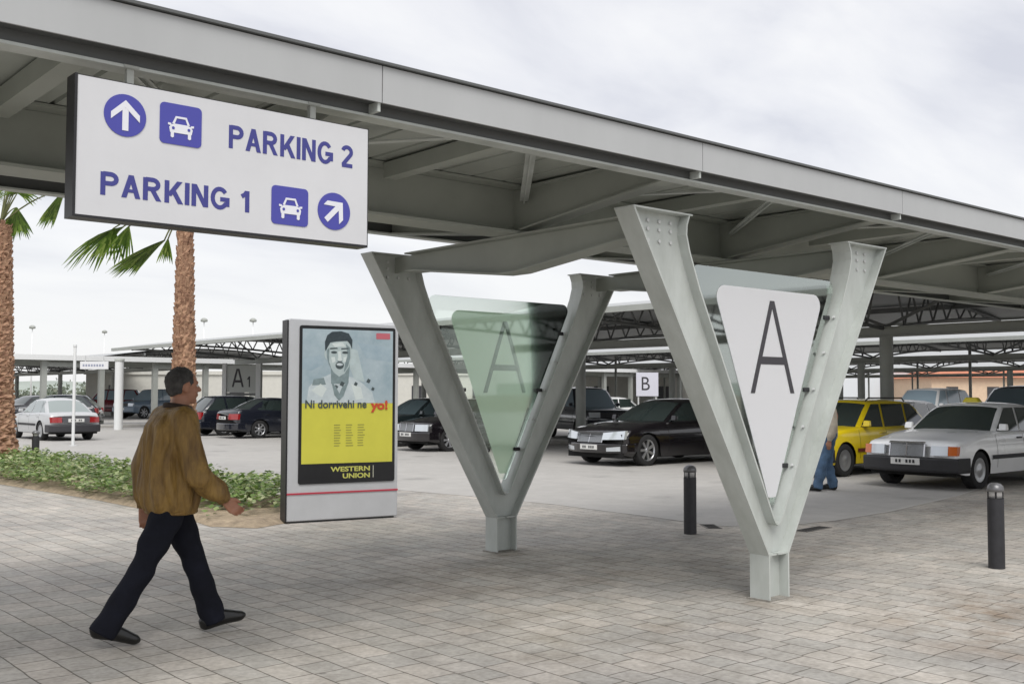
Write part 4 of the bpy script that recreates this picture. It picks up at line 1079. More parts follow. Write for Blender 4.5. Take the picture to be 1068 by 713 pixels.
def person(loc,az,label,J,clothes):
    root=empty('person',loc,az); tag(root,label,'person')
    # skin: one continuous body
    m=MB(); hd=Vector(J['head']); lean=J.get('lean',0); ha=J.get('head_az',0)
    def HP(x,y,z): v=Matrix.Rotation(ha,3,'Z')@Vector((x,y,z)); return hd+v
    ellip(m,HP(-.012,0,.02),.098,.077,.105,18,0,ha)
    ellip(m,HP(.022,0,-.035),.070,.058,.078,14,0,ha)          # jaw
    cap_seg(m,HP(.055,0,-.088),HP(.068,0,-.090),.024,.020,8)   # chin
    cap_seg(m,HP(.082,0,.018),HP(.104,0,-.018),.010,.0155,8)   # nose
    cap_seg(m,HP(.078,.02,.030),HP(.078,-.02,.030),.014,.014,8)  # brow
    for sy in (1,-1):
        cap_seg(m,HP(.072,sy*.032,-.012),HP(.060,sy*.042,-.025),.018,.016,8) # cheek
        ellip(m,HP(-.008,sy*.079,-.008),.020,.010,.032,10,0,ha+sy*.3)
    cap_seg(m,HP(.082,.015,-.052),HP(.082,-.015,-.052),.011,.011,8)   # lips
    nk=Vector(J['neck'])
    cap_seg(m,nk-Vector((0,0,.05)),HP(-.012,0,-.06),.062,.056,14)
    pel=Vector(J['pelvis']); ch=Vector(J['chest'])
    chain(m,[pel,(pel+ch)/2,ch],[.13,.125,.145])
    for sd in ('r','l'):
        S_,E_,W_=[Vector(J[k+sd]) for k in ('sh','el','wr')]
        chain(m,[ch,S_],[.09,.06]); chain(m,[S_,E_,W_],[.055,.042,.029])
        hand(m,W_,J['hd'+sd],J['th'+sd],J.get('curl',.45))
        Hh,K,A,T=[Vector(J[k+sd]) for k in ('hip','kn','an','toe')]
        chain(m,[pel,Hh],[.10,.09]); chain(m,[Hh,K,A],[.082,.055,.038]); cap_seg(m,A,T,.035,.026,8)
    fuse(m,'body',M['skin'],root,.0065,2)
    # eyes
    for sy in (1,-1):
        e=MB(); ellip(e,HP(.078,sy*.030,.008),.011,.012,.011,8); e.build('eye',mat('eye_white_%d%d'%(sy,int(loc[0]*10)),(.5,.48,.45),.2),root)
    # hair
    m=MB(); ellip(m,HP(-.022,0,.037),.100,.082,.096,18,0,ha); 
    ellip(m,HP(-.060,0,.0),.054,.066,.066,14,0,ha)
    for sy in (1,-1): cap_seg(m,HP(-.040,sy*.060,.03),HP(-.045,sy*.058,-.030),.022,.018,8)
    def hp(v):
        n_=noise.noise(v*26)*.006+noise.noise(v*75)*.005; loc_=Matrix.Rotation(-ha,3,'Z')@(v-hd)
        # hairline: pull the front below the forehead back inside the skull
        if loc_.x>.045 and loc_.z<.075: v=v-(Matrix.Rotation(ha,3,'Z')@Vector((.05,0,0)))
        return v+(v-hd).normalized()*n_
    fuse(m,'hair',clothes['hair'],root,.008,2,hp)
    # trousers
    m=MB(); 
    ellip(m,pel+Vector((0,0,.02)),.135,.178,.15,16)
    for sd in ('r','l'):
        Hh,K,A=[Vector(J[k+sd]) for k in ('hip','kn','an')]
        dn=(A-K).normalized(); cf=A+dn*.055
        chain(m,[Hh,Hh*.5+K*.5,K],[.108,.098,.080],16)
        m.tube([K,K*.5+A*.5,A-dn*.04,cf],[.080,.080,.081,.083],18)
    def tp(v):
        zz=v.z; return v+Vector((math.sin(zz*38+v.y*12)*.005+noise.noise(v*9)*.012,noise.noise(v*9+Vector((5,0,0)))*.010,0))
    fuse(m,'trousers',clothes['trousers'],root,.011,3,tp)
    # shoes
    for sd in ('r','l'):
        A,T=Vector(J['an'+sd]),Vector(J['toe'+sd]); dd=(T-A); dd.normalize()
        heel=Vector(J['heel'+sd]); m=MB()
        chain(m,[heel,(heel+T)/2+Vector((0,0,.012)),T],[.040,.044,.036],14); cap_seg(m,heel+Vector((0,0,.02)),A,.046,.050,12); cap_seg(m,A,T,.045,.034,12); cap_seg(m,A,A+(Vector(J['kn'+sd])-A)*.12,.048,.050,12)
        tf=T+(T-heel).normalized()*.02; cap_seg(m,T,tf,.034,.024,10)
        fl=min(heel.z,T.z)
        fuse(m,'shoe',M['shoe'],root,.008,2)
    # upper garment
    m=MB(); hem=J['hem']
    sec=J['torso']
    vs=[];fs=[];n=28
    for (c,rx,ry) in sec:
        for k in range(n):
            t=2*PI*k/n; cs,sn=math.cos(t),math.sin(t); e=.85
            vs.append((c[0]+rx*math.copysign(abs(cs)**e,cs),c[1]+ry*math.copysign(abs(sn)**e,sn),c[2]))
    for i in range(len(sec)-1):
        for k in range(n): fs.append((i*n+k,i*n+(k+1)%n,(i+1)*n+(k+1)%n,(i+1)*n+k))
    fs+=[tuple(range(n))[::-1],tuple((len(sec)-1)*n+k for k in range(n))]; m.add(vs,fs,True)
    for sd in ('r','l'):
        S_,E_,W_=[Vector(J[k+sd]) for k in ('sh','el','wr')]
        cap_seg(m,Vector((sec[-2][0][0],sec[-2][0][1]+(S_.y-ch.y)*.35,S_.z-.005)),S_,.085,.088*J.get('puff',1))
        cw=W_-(W_-E_).normalized()*.03
        pf=J.get('puff',1)
        chain(m,[S_,S_*.4+E_*.6,E_,E_*.35+W_*.65,cw],[.088*pf,.082*pf,.080*pf,.072*pf,.046],16)
    def jp(v):
        a=math.atan2(v.y-ch.y,v.x-ch.x); w=min(1,max(0,(v.z-hem)/.1))*min(1,max(0,(1.42-v.z)/.15))
        f_=(math.sin(a*13+noise.noise(v*3.5)*4)*.013+noise.noise(Vector((v.x*9,v.y*9,v.z*3)))*.026)*w
        d=Vector((v.x-ch.x,v.y-ch.y,0)); 
        return v+d.normalized()*f_ if d.length>.05 else v
    gar=fuse(m,clothes['top_name'],clothes['top'],root,.010,3,jp if J.get('folds',True) else None)
    if clothes.get('collar'):
        m=MB(); ring=[]; 
        for k in range(25):
            a=2*PI*k/24; ring.append((nk.x+.072*math.cos(a),nk.y+.076*math.sin(a),nk.z-.005-.012*math.cos(a)))
        m.tube(ring,.024,8,caps=False); m.build('collar',clothes['collar'],root)
        for sd in ('r','l'):
            E_,W_=Vector(J['el'+sd]),Vector(J['wr'+sd]); d=(W_-E_).normalized(); m=MB(); m.tube([W_-d*.055,W_-d*.0],[.047,.043],14); m.build('cuff',clothes['top'],root)
        m=MB(); c,rx,ry=sec[0]; ring=[(c[0]+(rx+.004)*math.cos(2*PI*k/30),c[1]+(ry+.004)*math.sin(2*PI*k/30),c[2]+.03) for k in range(31)]
        for dz in (0,.016,.032,-.016): m.tube([(a,b_,z+dz) for a,b_,z in ring],.012,6,caps=False)
        m.build('waistband',clothes['top'],root)
    return root
J=dict(head=(.065,0,1.612),head_az=.10,neck=(.03,0,1.485),pelvis=(0,0,.90),chest=(.0,0,1.25),
  shr=(.03,-.195,1.405),elr=(.085,-.295,1.065),wrr=(.275,-.255,.895),hdr=(.72,.12,-.70),thr=(.55,.2,.75),
  shl=(-.02,.195,1.405),ell=(-.12,.27,1.08),wrl=(-.125,.245,.815),hdl=(.10,-.05,-1),thl=(1,-.3,.2),
  hipr=(-.02,-.09,.86),knr=(-.18,-.10,.49),anr=(-.40,-.10,.135),heelr=(-.455,-.10,.105),toer=(-.235,-.10,.040),
  hipl=(.02,.09,.86),knl=(.17,.09,.475),anl=(.29,.08,.115),heell=(.25,.08,.050),toel=(.475,.075,.085),
  hem=.78,puff=1.0,curl=.72,
  torso=[((.0,0,.80),.150,.195),((-.005,0,.84),.165,.215),((-.01,0,.95),.180,.240),((-.01,0,1.10),.175,.235),((-.015,0,1.25),.168,.235),((-.01,0,1.36),.158,.228),((.0,0,1.43),.125,.18),((.02,0,1.48),.08,.095)])
man=person((-3.972,1.756,.008),math.radians(-11),'man walking in a tan suede jacket and dark trousers, crossing the pavers at the left',J,dict(hair=M['hair'],trousers=M['trouser'],top=M['jacket'],top_name='jacket',collar=M['collar']))
J2=dict(head=(.02,0,1.60),head_az=0,neck=(0,0,1.45),pelvis=(0,0,.90),chest=(0,0,1.22),
  shr=(0,-.18,1.38),elr=(.03,-.25,1.08),wrr=(.14,-.22,.86),hdr=(.3,0,-1),thr=(1,.3,0),
  shl=(0,.18,1.38),ell=(-.04,.25,1.08),wrl=(.02,.25,.83),hdl=(.1,0,-1),thl=(1,-.3,0),
  hipr=(0,-.09,.86),knr=(.02,-.12,.47),anr=(-.06,-.13,.10),heelr=(-.09,-.13,.045),toer=(.13,-.14,.04),
  hipl=(0,.09,.86),knl=(.12,.13,.48),anl=(.20,.15,.10),heell=(.17,.15,.045),toel=(.40,.17,.04),
  hem=.84,torso=[((0,0,.86),.125,.175),((0,0,1.0),.125,.175),((0,0,1.2),.125,.185),((0,0,1.34),.11,.18),((0,0,1.40),.085,.13),((0,0,1.45),.06,.07)])
per2=person((8.63,5.02,.004),math.radians(128),'person in jeans and pale shirt standing between the nearer V column and yellow car',J2,dict(hair=M['hair'],trousers=M['jeans'],top=M['shirt'],top_name='shirt'))

# ------------------------------------------------------------------ palms
def fan_leaf(m,c,dirv,R,droop,n=26,spread=1.9,seed=0):
    """fan palm leaf: narrow folded segments radiating from the end of the petiole"""
    rnd=random.Random(seed); c=Vector(c); d=Vector(dirv).normalized(); s_=d.cross(Vector((0,0,1))); s_=s_.normalized() if s_.length>.05 else Vector((1,0,0)); u=s_.cross(d)
    for k in range(n):
        a=-spread+2*spread*k/(n-1); dd=(d*math.cos(a)+s_*math.sin(a)).normalized(); Lk=R*(.62+.38*math.cos(a*.75))*rnd.uniform(.85,1.05)
        w=Lk*rnd.uniform(.03,.055); side=(s_*math.cos(a)-d*math.sin(a)).normalized(); prev=None; P=[]
        for q_ in range(6):
            t=q_/5; p=c+dd*Lk*t+Vector((0,0,-1))*(droop*Lk*(t**2.2)*rnd.uniform(.9,1.1))+u*.05*math.cos(a)*t
            ww=w*(.5+1.3*t)*(1-t)**.55+.002
            P.append((p-side*ww,p+Vector((0,0,.35*ww)),p+side*ww))
        for q_ in range(5):
            a0,b0,c0=P[q_]; a1,b1,c1=P[q_+1]; m.add([a0,b0,c0,a1,b1,c1],[(0,1,4,3),(1,2,5,4)])
def palm(x,y,h,r0,r1,label,leaves,seed,leanv=(0,0),extra=()):
    RT=Vector((.758,-.652,0))
    rnd=random.Random(seed); root=empty('fan_palm',(x,y,0)); tag(root,label,'palm tree','fan palms beside the footway')
    m=MB(); n=22; rings=[]; K=int(h/.055)
    vs=[];fs=[]
    for i in range(K+1):
        t=i/K; z=h*t; base=r0+(r1-r0)*t+.75*r0*math.exp(-z/.35)
        for k in range(n):
            a=2*PI*k/n
            ph=(i*.5+k*1.0); scale=1+.10*math.sin(i*PI/2.0+ (k%2)*PI)+rnd.uniform(-.09,.10)
            rr_=base*scale; vs.append((leanv[0]*t*t+rr_*math.cos(a),leanv[1]*t*t+rr_*math.sin(a),z))
    for i in range(K):
        for k in range(n): fs.append((i*n+k,i*n+(k+1)%n,(i+1)*n+(k+1)%n,(i+1)*n+k))
    m.add(vs,fs,False)
    # leaf-base stubs in a criss-cross pattern
    for i in range(int(h/.12)):
        z=.1+i*.12; t=z/h; base=r0+(r1-r0)*t
        for k in range(9):
            a=2*PI*(k+.5*(i%2))/9+rnd.uniform(-.15,.15); ca,sa=math.cos(a),math.sin(a); cx,cy=leanv[0]*t*t,leanv[1]*t*t
            p0=Vector((cx+base*.9*ca,cy+base*.9*sa,z)); p1=Vector((cx+(base*1.05+.012)*ca,cy+(base*1.05+.012)*sa,z+rnd.uniform(.05,.18)))
            m.bar(p0,p1,base*rnd.uniform(.25,.5),.022,up=(ca,sa,0))
    m.build('trunk',M['trunk'],root)
    top=Vector((leanv[0],leanv[1],h)); i=0
    for (az,el,Lp,R,dr) in leaves:
        i+=1; a=math.radians(az); e=math.radians(el); d=Vector((math.cos(a)*math.cos(e),math.sin(a)*math.cos(e),math.sin(e)))
        pts=[]; p=top.copy(); dd=d.copy()
        for q_ in range(8):
            pts.append(p.copy()); p=p+dd*Lp/7; dd=(dd+Vector((0,0,-.085*dr))).normalized()
        mm=MB(); mm.tube(pts,[.022-.0017*k for k in range(8)],6)
        fr_=mm.build('petiole',M['frondstem'],root)
        mm=MB(); fan_leaf(mm,pts[-1],dd,R,.5*dr+.1,seed=seed*100+i); mm.build('leaf_blade',M['frond'],fr_,recalc=False)
    for k,(lo,zb_,dl,dz,R,spr,dr,nn) in enumerate(extra):
        base=RT*lo+Vector((0,0,zb_)); md=(top+base)/2+Vector((0,0,.12+.12*abs(lo)))
        pts=[top*(1-t)**2+md*(2*t*(1-t))+base*t*t for t in [q/7 for q in range(8)]]
        mm=MB(); mm.tube(pts,[.020-.0012*q for q in range(8)],6); fr_=mm.build('petiole',M['frondstem'],root)
        mm=MB(); fan_leaf(mm,base,RT*dl+Vector((.12,.15,dz)),R,dr,n=nn,spread=spr,seed=seed*77+k); mm.build('leaf_blade',M['frond'],fr_,recalc=False)
    return root
M['frondstem']=mat('palm_petiole',(.16,.17,.07),.6,var=.2)
def crown(seed,n=20):
    rnd=random.Random(seed); out=[]
    for k in range(n):
        el=[78,64,52][k%3]+rnd.uniform(-6,6); out.append((k*360/n*2.6+rnd.uniform(-14,14),el,rnd.uniform(.9,1.2),rnd.uniform(.6,.75),rnd.uniform(.3,.6)))
    return out
# camera-right direction is azimuth -41 deg; image-left is 139 deg
palm(.54,11.89,4.60,.22,.105,'fan palm rising behind the walking man with a rough brown trunk',crown(3,16),11,(-.03,-.02),
     extra=[(-.36,4.10,-.85,-.50,1.0,.42,.12,20),(-.30,4.12,-.15,-1,.40,.35,.1,8),(-1.05,4.32,-.85,-.30,1.0,.55,.45,14),(-.95,4.33,-.35,-.9,.62,.6,.2,10),(-1.2,4.30,-.2,-1,.55,.5,.1,8)])
palm(.08,20.7,5.35,.34,.22,'fan palm at the left edge of the picture with a reddish brown trunk',crown(5,16),23,(-.05,0),
     extra=[(.30,5.75,-.05,-1,.72,.55,.05,18),(1.38,6.15,-.55,-.85,.95,.28,.1,14)])

# ------------------------------------------------------------------ planting bed
bed=[(-1.5,15.5),(-1.15,11),(-1.1,8.2),(-1.25,7.0),(-.9,6.5),(-.35,6.75),(.9,7.3),(1.25,8.5),(1.25,12),(1.2,17),(.9,21),(.5,25.5),(-.6,27.5),(-2.6,24),(-2.3,20)]
m=MB(); nb=len(bed); cx=sum(p[0] for p in bed)/nb; cy=sum(p[1] for p in bed)/nb
vs=[(x,y,.012) for x,y in bed]+[(cx+(x-cx)*.86,cy+(y-cy)*.97,.07) for x,y in bed]
fs=[(i,(i+1)%nb,nb+(i+1)%nb,nb+i) for i in range(nb)]+[tuple(range(nb,2*nb))]
m.add(vs,fs,True); tag(m.build('soil',M['soil']),kind='structure')
def inside(x,y,poly):
    c=False; j=len(poly)-1
    for i in range(len(poly)):
        if (poly[i][1]>y)!=(poly[j][1]>y) and x<(poly[j][0]-poly[i][0])*(y-poly[i][1])/(poly[j][1]-poly[i][1])+poly[i][0]: c=not c
        j=i
    return c
m=MB(); rnd=random.Random(4); cnt=0
while cnt<20000:
    x=rnd.uniform(-2.7,1.3); y=7.25+20*rnd.random()**1.25
    if not inside(x,y,bed): continue
    # thinner at the sandy near end
    if y<7.9 and rnd.random()<.75: continue
    if y<9 and x<-.6 and rnd.random()<.7: continue
    if noise.noise(Vector((x*1.1,y*1.1,0)))<-.38 and rnd.random()<.7: continue
    hgt=.14+.24*(.5+noise.noise(Vector((x*.9,y*.9,3))))+.10*noise.noise(Vector((x*3,y*3,1)))
    z=max(.05,hgt)*rnd.uniform(.35,1.0)+.03
    s_=rnd.uniform(.06,.12); az=rnd.uniform(0,2*PI); tl=rnd.uniform(-.2,1.0)
    d=Vector((math.cos(az)*math.cos(tl),math.sin(az)*math.cos(tl),math.sin(tl)*.8)); w=Vector((-math.sin(az),math.cos(az),0))*s_*.42
    p=Vector((x,y,z)); 
    m.add([p,p+d*s_*.5+w,p+d*s_+Vector((0,0,-.01)),p+d*s_*.5-w],[(0,1,2),(0,2,3)]); cnt+=1
tag(m.build('ground_cover_plants',M['leaf'],recalc=False),'low leafy green and cream ground cover in the bed left of the lightbox','ground cover',kind='stuff')

# ------------------------------------------------------------------ car park canopy rows
def row_canopy(X,Y0,Y1,posts,label,zb=2.98,tr=5.4,name='parking_canopy'):
    root=empty(name,(X,Y0,0)); tag(root,label,'canopy','long canopies over the parking rows')
    Ln=Y1-Y0
    def zr(u): # u -6..6 : roof height
        return 3.66+.10*(u+6)/6-.004*u*u+.38*math.cos(u/6*PI/2)
    us=[-6+12*k/24 for k in range(25)]
    m=MB(); vs=[]; 
    for u in us:
        for y in (0,Ln): vs.append((u,y,zr(u)))
    fs=[(2*i,2*i+1,2*i+3,2*i+2) for i in range(24)]
    m.add(vs,fs,True); vs2=[(a,b_,c+.07) for a,b_,c in vs]; m.add(vs2,fs,True); 
    m.add([vs[0],vs[1],vs2[1],vs2[0],vs[-2],vs[-1],vs2[-1],vs2[-2]],[(0,1,2,3),(4,5,6,7)])
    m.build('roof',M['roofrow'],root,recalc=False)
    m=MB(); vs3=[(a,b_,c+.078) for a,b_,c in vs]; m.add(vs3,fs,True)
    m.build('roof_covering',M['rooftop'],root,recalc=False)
    for u in (-6,6):
        m=MB(); m.box(u-.05,u+.05,0,Ln,zr(u)-.05,zr(u)+.085); m.build('edge_gutter',M['rowsteel'],root)
    m=MB(); m.box(-.11,.11,0,Ln,zb,zb+.03); m.box(-.02,.02,0,Ln,zb+.03,zb+.22); m.box(-.11,.11,0,Ln,zb+.22,zb+.25); m.build('beam',M['rowsteel'],root)
    for u in (-3.4,3.4):
        m=MB(); m.bar((u,0,zr(u)-.10),(u,Ln,zr(u)-.10),.09,.14); m.build('purlin',M['trussdark'],root)
    for y in posts:
        if not (Y0<=y<=Y1): continue
        m=MB(); m.lathe([(.16,0),(.16,zb)],16,c=(0,y-Y0,0)); m.build('post',M['rowsteel'],root)
    if X>30:
        y=posts[0]-2.7
        while y<Y1:
            if y>Y0:
                for u in (-3.4,3.4):
                    m=MB(); m.tube([(u,y-Y0,0),(u,y-Y0,zr(u)-.1)],.07,8); m.build('prop',M['rowsteel'],root)
            y+=10.8
    y=posts[0]
    while y-tr>Y0: y-=tr
    while y<Y1:
        yy=y-Y0; m=MB()
        for s_ in (-1,1):
            lo=[]; 
            for k in range(9):
                t=k/8; u=s_*(.15+5.7*t); lo.append((u,yy,zb+.2+(zr(s_*5.85)-.06-zb-.2)*(1-(1-t)**1.7)))
            m.tube(lo,.045,6)
            for k in range(1,8,1):
                u=lo[k][0]+s_*.35; 
                if abs(u)<5.9: m.tube([lo[k],(u,yy,zr(u)-.02)],.028,5)
                u=lo[k][0]-s_*.3; m.tube([lo[k],(u,yy,zr(u)-.02)],.028,5)
        m.tube([(u,yy,zr(u)-.05) for u in us],.05,6)
        m.build('truss',M['trussdark'],root)
        m=MB()
        for s_ in (-1,1): m.tube([(0,yy,zb+.25),(s_*.1,yy+s_*2.2,zr(0)-.04)],.04,6)
        m.build('strut',M['trussdark'],root)
        y+=tr
    return root
row_canopy(17,-16,43.5,[-12.8,-2.0,8.8,19.4,30.2,41],'nearest parking canopy with dark curved roof over taxi and saloons')
row_canopy(36,-20,58,[-12,-1,10,21,32,43,54],'second parking canopy beyond the blue off-road car')
row_canopy(55,-20,80,[-10,1,12,23,34,45,56,67,78],'third parking canopy, dark band above the beige wall')
row_canopy(74,-25,95,[-10,3,16,29,42,55,68,81],'farthest parking canopy before the ochre house')
row_canopy(20.5,55,100,[58,69,80,91],'parking canopy beyond the crossing walkway at the far left')

# far crossing walkway canopy, same section as the near one
def far_walk():
    root=empty('far_walkway_canopy',(-30,46.5,0)); tag(root,'far walkway canopy with a pale edge running behind the left palm and the man','canopy')
    Ln=95
    m=MB(); m.box(0,Ln,0,3.6,3.26,3.30); m.build('deck',M['deck'],root)
    for y in (-.03,3.6):
        m=MB(); m.box(0,Ln,y,y+.03,3.10,3.34); m.build('fascia',M['postw'],root)
    m=MB(); m.box(0,Ln,1.6,1.9,2.86,3.25); m.build('girder',M['rowsteel'],root)
    x=2.0
    while x<Ln:
        for dx in (0,2.66):
            m=MB(); m.box(x+dx-.12,x+dx+.12,.3,.55,0,3.1); m.build('post',M['rowsteel'],root)
        m=MB(); m.bar((x,.4,2.9),(x+2.66,.4,2.9),.15,.2); m.build('cross_beam',M['rowsteel'],root)
        x+=5.3
    return root
far_walk()
# bright white post standing in front of it
wp=empty('white_post',(10.4,41.0,0)); tag(wp,'bright white post at the edge of the far walkway, left of the man','post')
m=MB(); m.lathe([(.18,0),(.18,2.95)],18); m.build('shaft',M['postw'],wp)
m=MB(); m.lathe([(.21,2.95),(.21,3.05),(0,3.05)],18); m.build('cap',M['rowsteel'],wp)
# A1 row panel
def panel_sign(x,y,az,txt,label,h0,h1,w,dark=True):
    r=empty('row_sign',(x,y,0),az); tag(r,label,'sign')
    for s_ in (-1,1):
        m=MB(); m.box(s_*w/2-.09,s_*w/2+.09,-.09,.09,0,h1+.1); m.build('post',M['postw'],r)
    m=MB(); m.box(-w/2+.1,w/2-.1,-.02,.02,h0,h1); pn=m.build('panel',mat('row_sign_grey',(.52,.54,.52),.5),r)
    glyphs(txt[0],-w*.28,h0+.20*(h1-h0),w*.36,(h1-h0)*.68,M['letter'],pn,-.022,st=.11)
    glyphs(txt[1],w*.17,h0+.20*(h1-h0),w*.10,(h1-h0)*.40,M['letter'],pn,-.022,st=.16)
    m=MB(); m.bar((-w/2,0,h0-.08),(w/2,0,h0-.08),.1,.12); m.build('rail',M['trussdark'],r)
    return r
panel_sign(15.9,40.6,math.radians(-41),'A1','grey panel reading A1 between two white posts above the dark saloon',1.62,2.86,1.55)
bs=empty('row_sign',(47.6,44.2,0),math.radians(-41)); tag(bs,'small white sign with the letter B before the beige wall','sign')
m=MB(); m.box(-.75,.75,-.03,.03,1.45,3.05); m.build('panel',mat('sign_lilac_white',(.66,.66,.74),.5),bs)
text_obj('lettering','B',1,M['letter'],bs,(-.38,-.034,1.85),(PI/2,0,0),height=.9,width=.55,extr=.002)
for s_ in (-.6,.6):
    m=MB(); m.box(s_-.05,s_+.05,.03,.10,0,3.05); m.build('post',M['galv'],bs)
# small pale sign hanging at the far walkway (unreadable in the photograph)
hs=empty('hanging_sign',(9.9,42.6,2.62),math.radians(-41)); tag(hs,'small pale hanging sign under the far walkway edge, right of the thin pole','sign')
m=MB(); m.box(-.62,.62,-.04,.04,0,.34); bevel(m.build('face',M['white'],hs),.01)
m=MB(); 
for k in range(8): m.box(-.5+k*.12,-.42+k*.12,-.045,-.041,.12,.22)
m.build('lettering',mat('faded_blue',(.3,.32,.42),.5),hs)
for s_ in (-.4,.4):
    m=MB(); m.box(s_-.015,s_+.015,-.015,.015,.34,.60); m.build('hanger',M['galv'],hs)

# thin white pole in the lane
tp=empty('thin_pole',(4.11,27.81,0)); tag(tp,'thin white pole standing in front of the silver-white saloon','pole')
m=MB(); m.lathe([(.045,0),(.045,2.95)],12); m.build('shaft',M['postw'],tp)
m=MB(); m.lathe([(.055,2.95),(.055,3.02),(.0,3.03)],12); m.build('cap',M['galv'],tp)
m=MB(); m.lathe([(.13,.005),(.13,.02),(.05,.03)],14); m.build('base_plate',M['galv'],tp)
# slim canopy post in front of the blue off-road car is the row post at Y=19.4

# floodlight masts far behind
def mast(x,y,h,label):
    r=empty('floodlight_mast',(x,y,0)); tag(r,label,'light mast','tall floodlight masts on the skyline')
    m=MB(); m.tube([(0,0,0),(0,0,h)],[.16,.07],8); m.build('pole',mat('mast_pale',(.80,.81,.82),.5) if 'mast_pale' not in bpy.data.materials else bpy.data.materials['mast_pale'],r)
    m=MB(); m.lathe([(.05,h-.1),(.48,h),(.48,h+.3),(.2,h+.5),(0,h+.52)],12); m.build('lamp_head',M['rowsteel'],r)
    return r
mast(46.1,173.4,11.8,'floodlight mast nearest the left palm trunk on the skyline')
mast(65.7,196.1,12.8,'floodlight mast on the skyline between the pole and the middle palm')
mast(58.1,136.7,11.6,'floodlight mast on the skyline just right of the middle palm trunk')
mast(63.3,132.2,11.6,'floodlight mast on the skyline just left of the lightbox top')

# ------------------------------------------------------------------ background buildings and vegetation
def house(name,x,y,az,w,d,h,mt,roof,label,pitch=0,wins=0):
    r=empty(name,(x,y,0),az); tag(r,label,'building')
    m=MB(); m.box(-w/2,w/2,0,d,0,h); m.build('wall',mt,r)
    m=MB()
    if pitch: m.hexa([(-w/2-.6,-.6,h),(w/2+.6,-.6,h),(w/2+.6,d+.6,h),(-w/2-.6,d+.6,h)],[(-w/2+2,d/2-.2,h+pitch),(w/2-2,d/2-.2,h+pitch),(w/2-2,d/2+.2,h+pitch),(-w/2+2,d/2+.2,h+pitch)])
    else: m.box(-w/2-.15,w/2+.15,-.15,d+.15,h,h+.3)
    m.build('roof',roof,r)
    for k in range(wins):
        xx=-w/2+(k+.5)*w/wins; m=MB(); m.box(xx-.6,xx+.6,-.06,-.004,h*.35,h*.72); m.build('window',M['wind'],r)
    return r
R41=math.radians(-41)
house('warehouse',43,68.5,R41,50,12,3.1,M['wallb'],M['wallb'],'long low beige rendered building behind the parking canopies',0,10)
house('ochre_house',106.5,41.8,R41,25,12,3.35,M['ochre'],M['tile'],'ochre house with orange tiled roof at far right behind the canopies',.95,6)
house('storage_shed',103,60,R41,26,10,4.2,mat('pale_blue_wall',(.66,.69,.72),.8),M['rooftop'],'pale bluish shed left of the ochre house behind the yellow estate car',0,0)
house('pale_hall',150,165,R41,120,20,5.2,mat('pale_hall_wall',(.62,.62,.60),.8),M['rooftop'],'long pale hall far behind the left car park',0,14)
# distant hills and treeline
m=MB(); vs=[];fs=[]; K=140
for i in range(K+1):
    a=math.radians(-50+170*i/K); R_=1150; hh=10+8*(noise.noise(Vector((i*.09,0,0)))+.4)+3*noise.noise(Vector((i*.4,2,0)))
    c_,s_=math.cos(a),math.sin(a)
    vs+=[(R_*c_,R_*s_,-1),((R_+60)*c_,(R_+60)*s_,hh),((R_+300)*c_,(R_+300)*s_,hh*.6)]
for i in range(K): fs+=[(i*3,i*3+3,i*3+4,i*3+1),(i*3+1,i*3+4,i*3+5,i*3+2)]
m.add(vs,fs,True); tag(m.build('hills',mat('far_hills',(.36,.40,.36),.95,var=.15,vscale=.01),recalc=False),kind='structure')
m=MB(); rnd=random.Random(9)
for k in range(260):
    a=math.radians(rnd.uniform(-5,105)); R_=rnd.uniform(260,330); x,y=R_*math.cos(a),R_*math.sin(a); h=rnd.uniform(1.6,4.5); w=rnd.uniform(4,9)
    for q_ in range(110):
        p=Vector((x+rnd.gauss(0,w*.3),y+rnd.gauss(0,w*.3),abs(rnd.gauss(h*.45,h*.25)))); s_=rnd.uniform(.25,.6)
        d=Vector((rnd.gauss(0,1),rnd.gauss(0,1),rnd.gauss(0,1))).normalized(); e=d.orthogonal().normalized()
        m.add([p-d*s_,p+e*s_,p+d*s_,p-e*s_],[(0,1,2,3)])
tag(m.build('treeline',M['tree'],recalc=False),'low distant line of trees beyond the car park','trees',kind='stuff')

# ------------------------------------------------------------------ world, sun, camera
w=bpy.data.worlds.new('World'); sc.world=w; w.use_nodes=True; N=w.node_tree.nodes; L=w.node_tree.links
bg=N['Background']; bg.inputs['Strength'].default_value=.1
sk=N.new('ShaderNodeTexSky'); sk.sky_type='NISHITA'; sk.sun_disc=False; sk.sun_elevation=math.radians(52)
sunv=Vector((-.48,-.72,1.10)).normalized(); sk.sun_elevation=math.asin(sunv.z); sk.sun_rotation=math.atan2(sunv.x,sunv.y)
tc=N.new('ShaderNodeTexCoord'); sp=N.new('ShaderNodeSeparateXYZ'); L.new(tc.outputs['Generated'],sp.inputs[0])
ad=N.new('ShaderNodeMath'); ad.operation='ADD'; ad.inputs[1].default_value=.22; L.new(sp.outputs['Z'],ad.inputs[0])
ab=N.new('ShaderNodeMath'); ab.operation='MAXIMUM'; ab.inputs[1].default_value=.05; L.new(ad.outputs[0],ab.inputs[0])
dx=N.new('ShaderNodeMath'); dx.operation='DIVIDE'; L.new(sp.outputs['X'],dx.inputs[0]); L.new(ab.outputs[0],dx.inputs[1])
dy=N.new('ShaderNodeMath'); dy.operation='DIVIDE'; L.new(sp.outputs['Y'],dy.inputs[0]); L.new(ab.outputs[0],dy.inputs[1])
cb=N.new('ShaderNodeCombineXYZ'); L.new(dx.outputs[0],cb.inputs[0]); L.new(dy.outputs[0],cb.inputs[1])
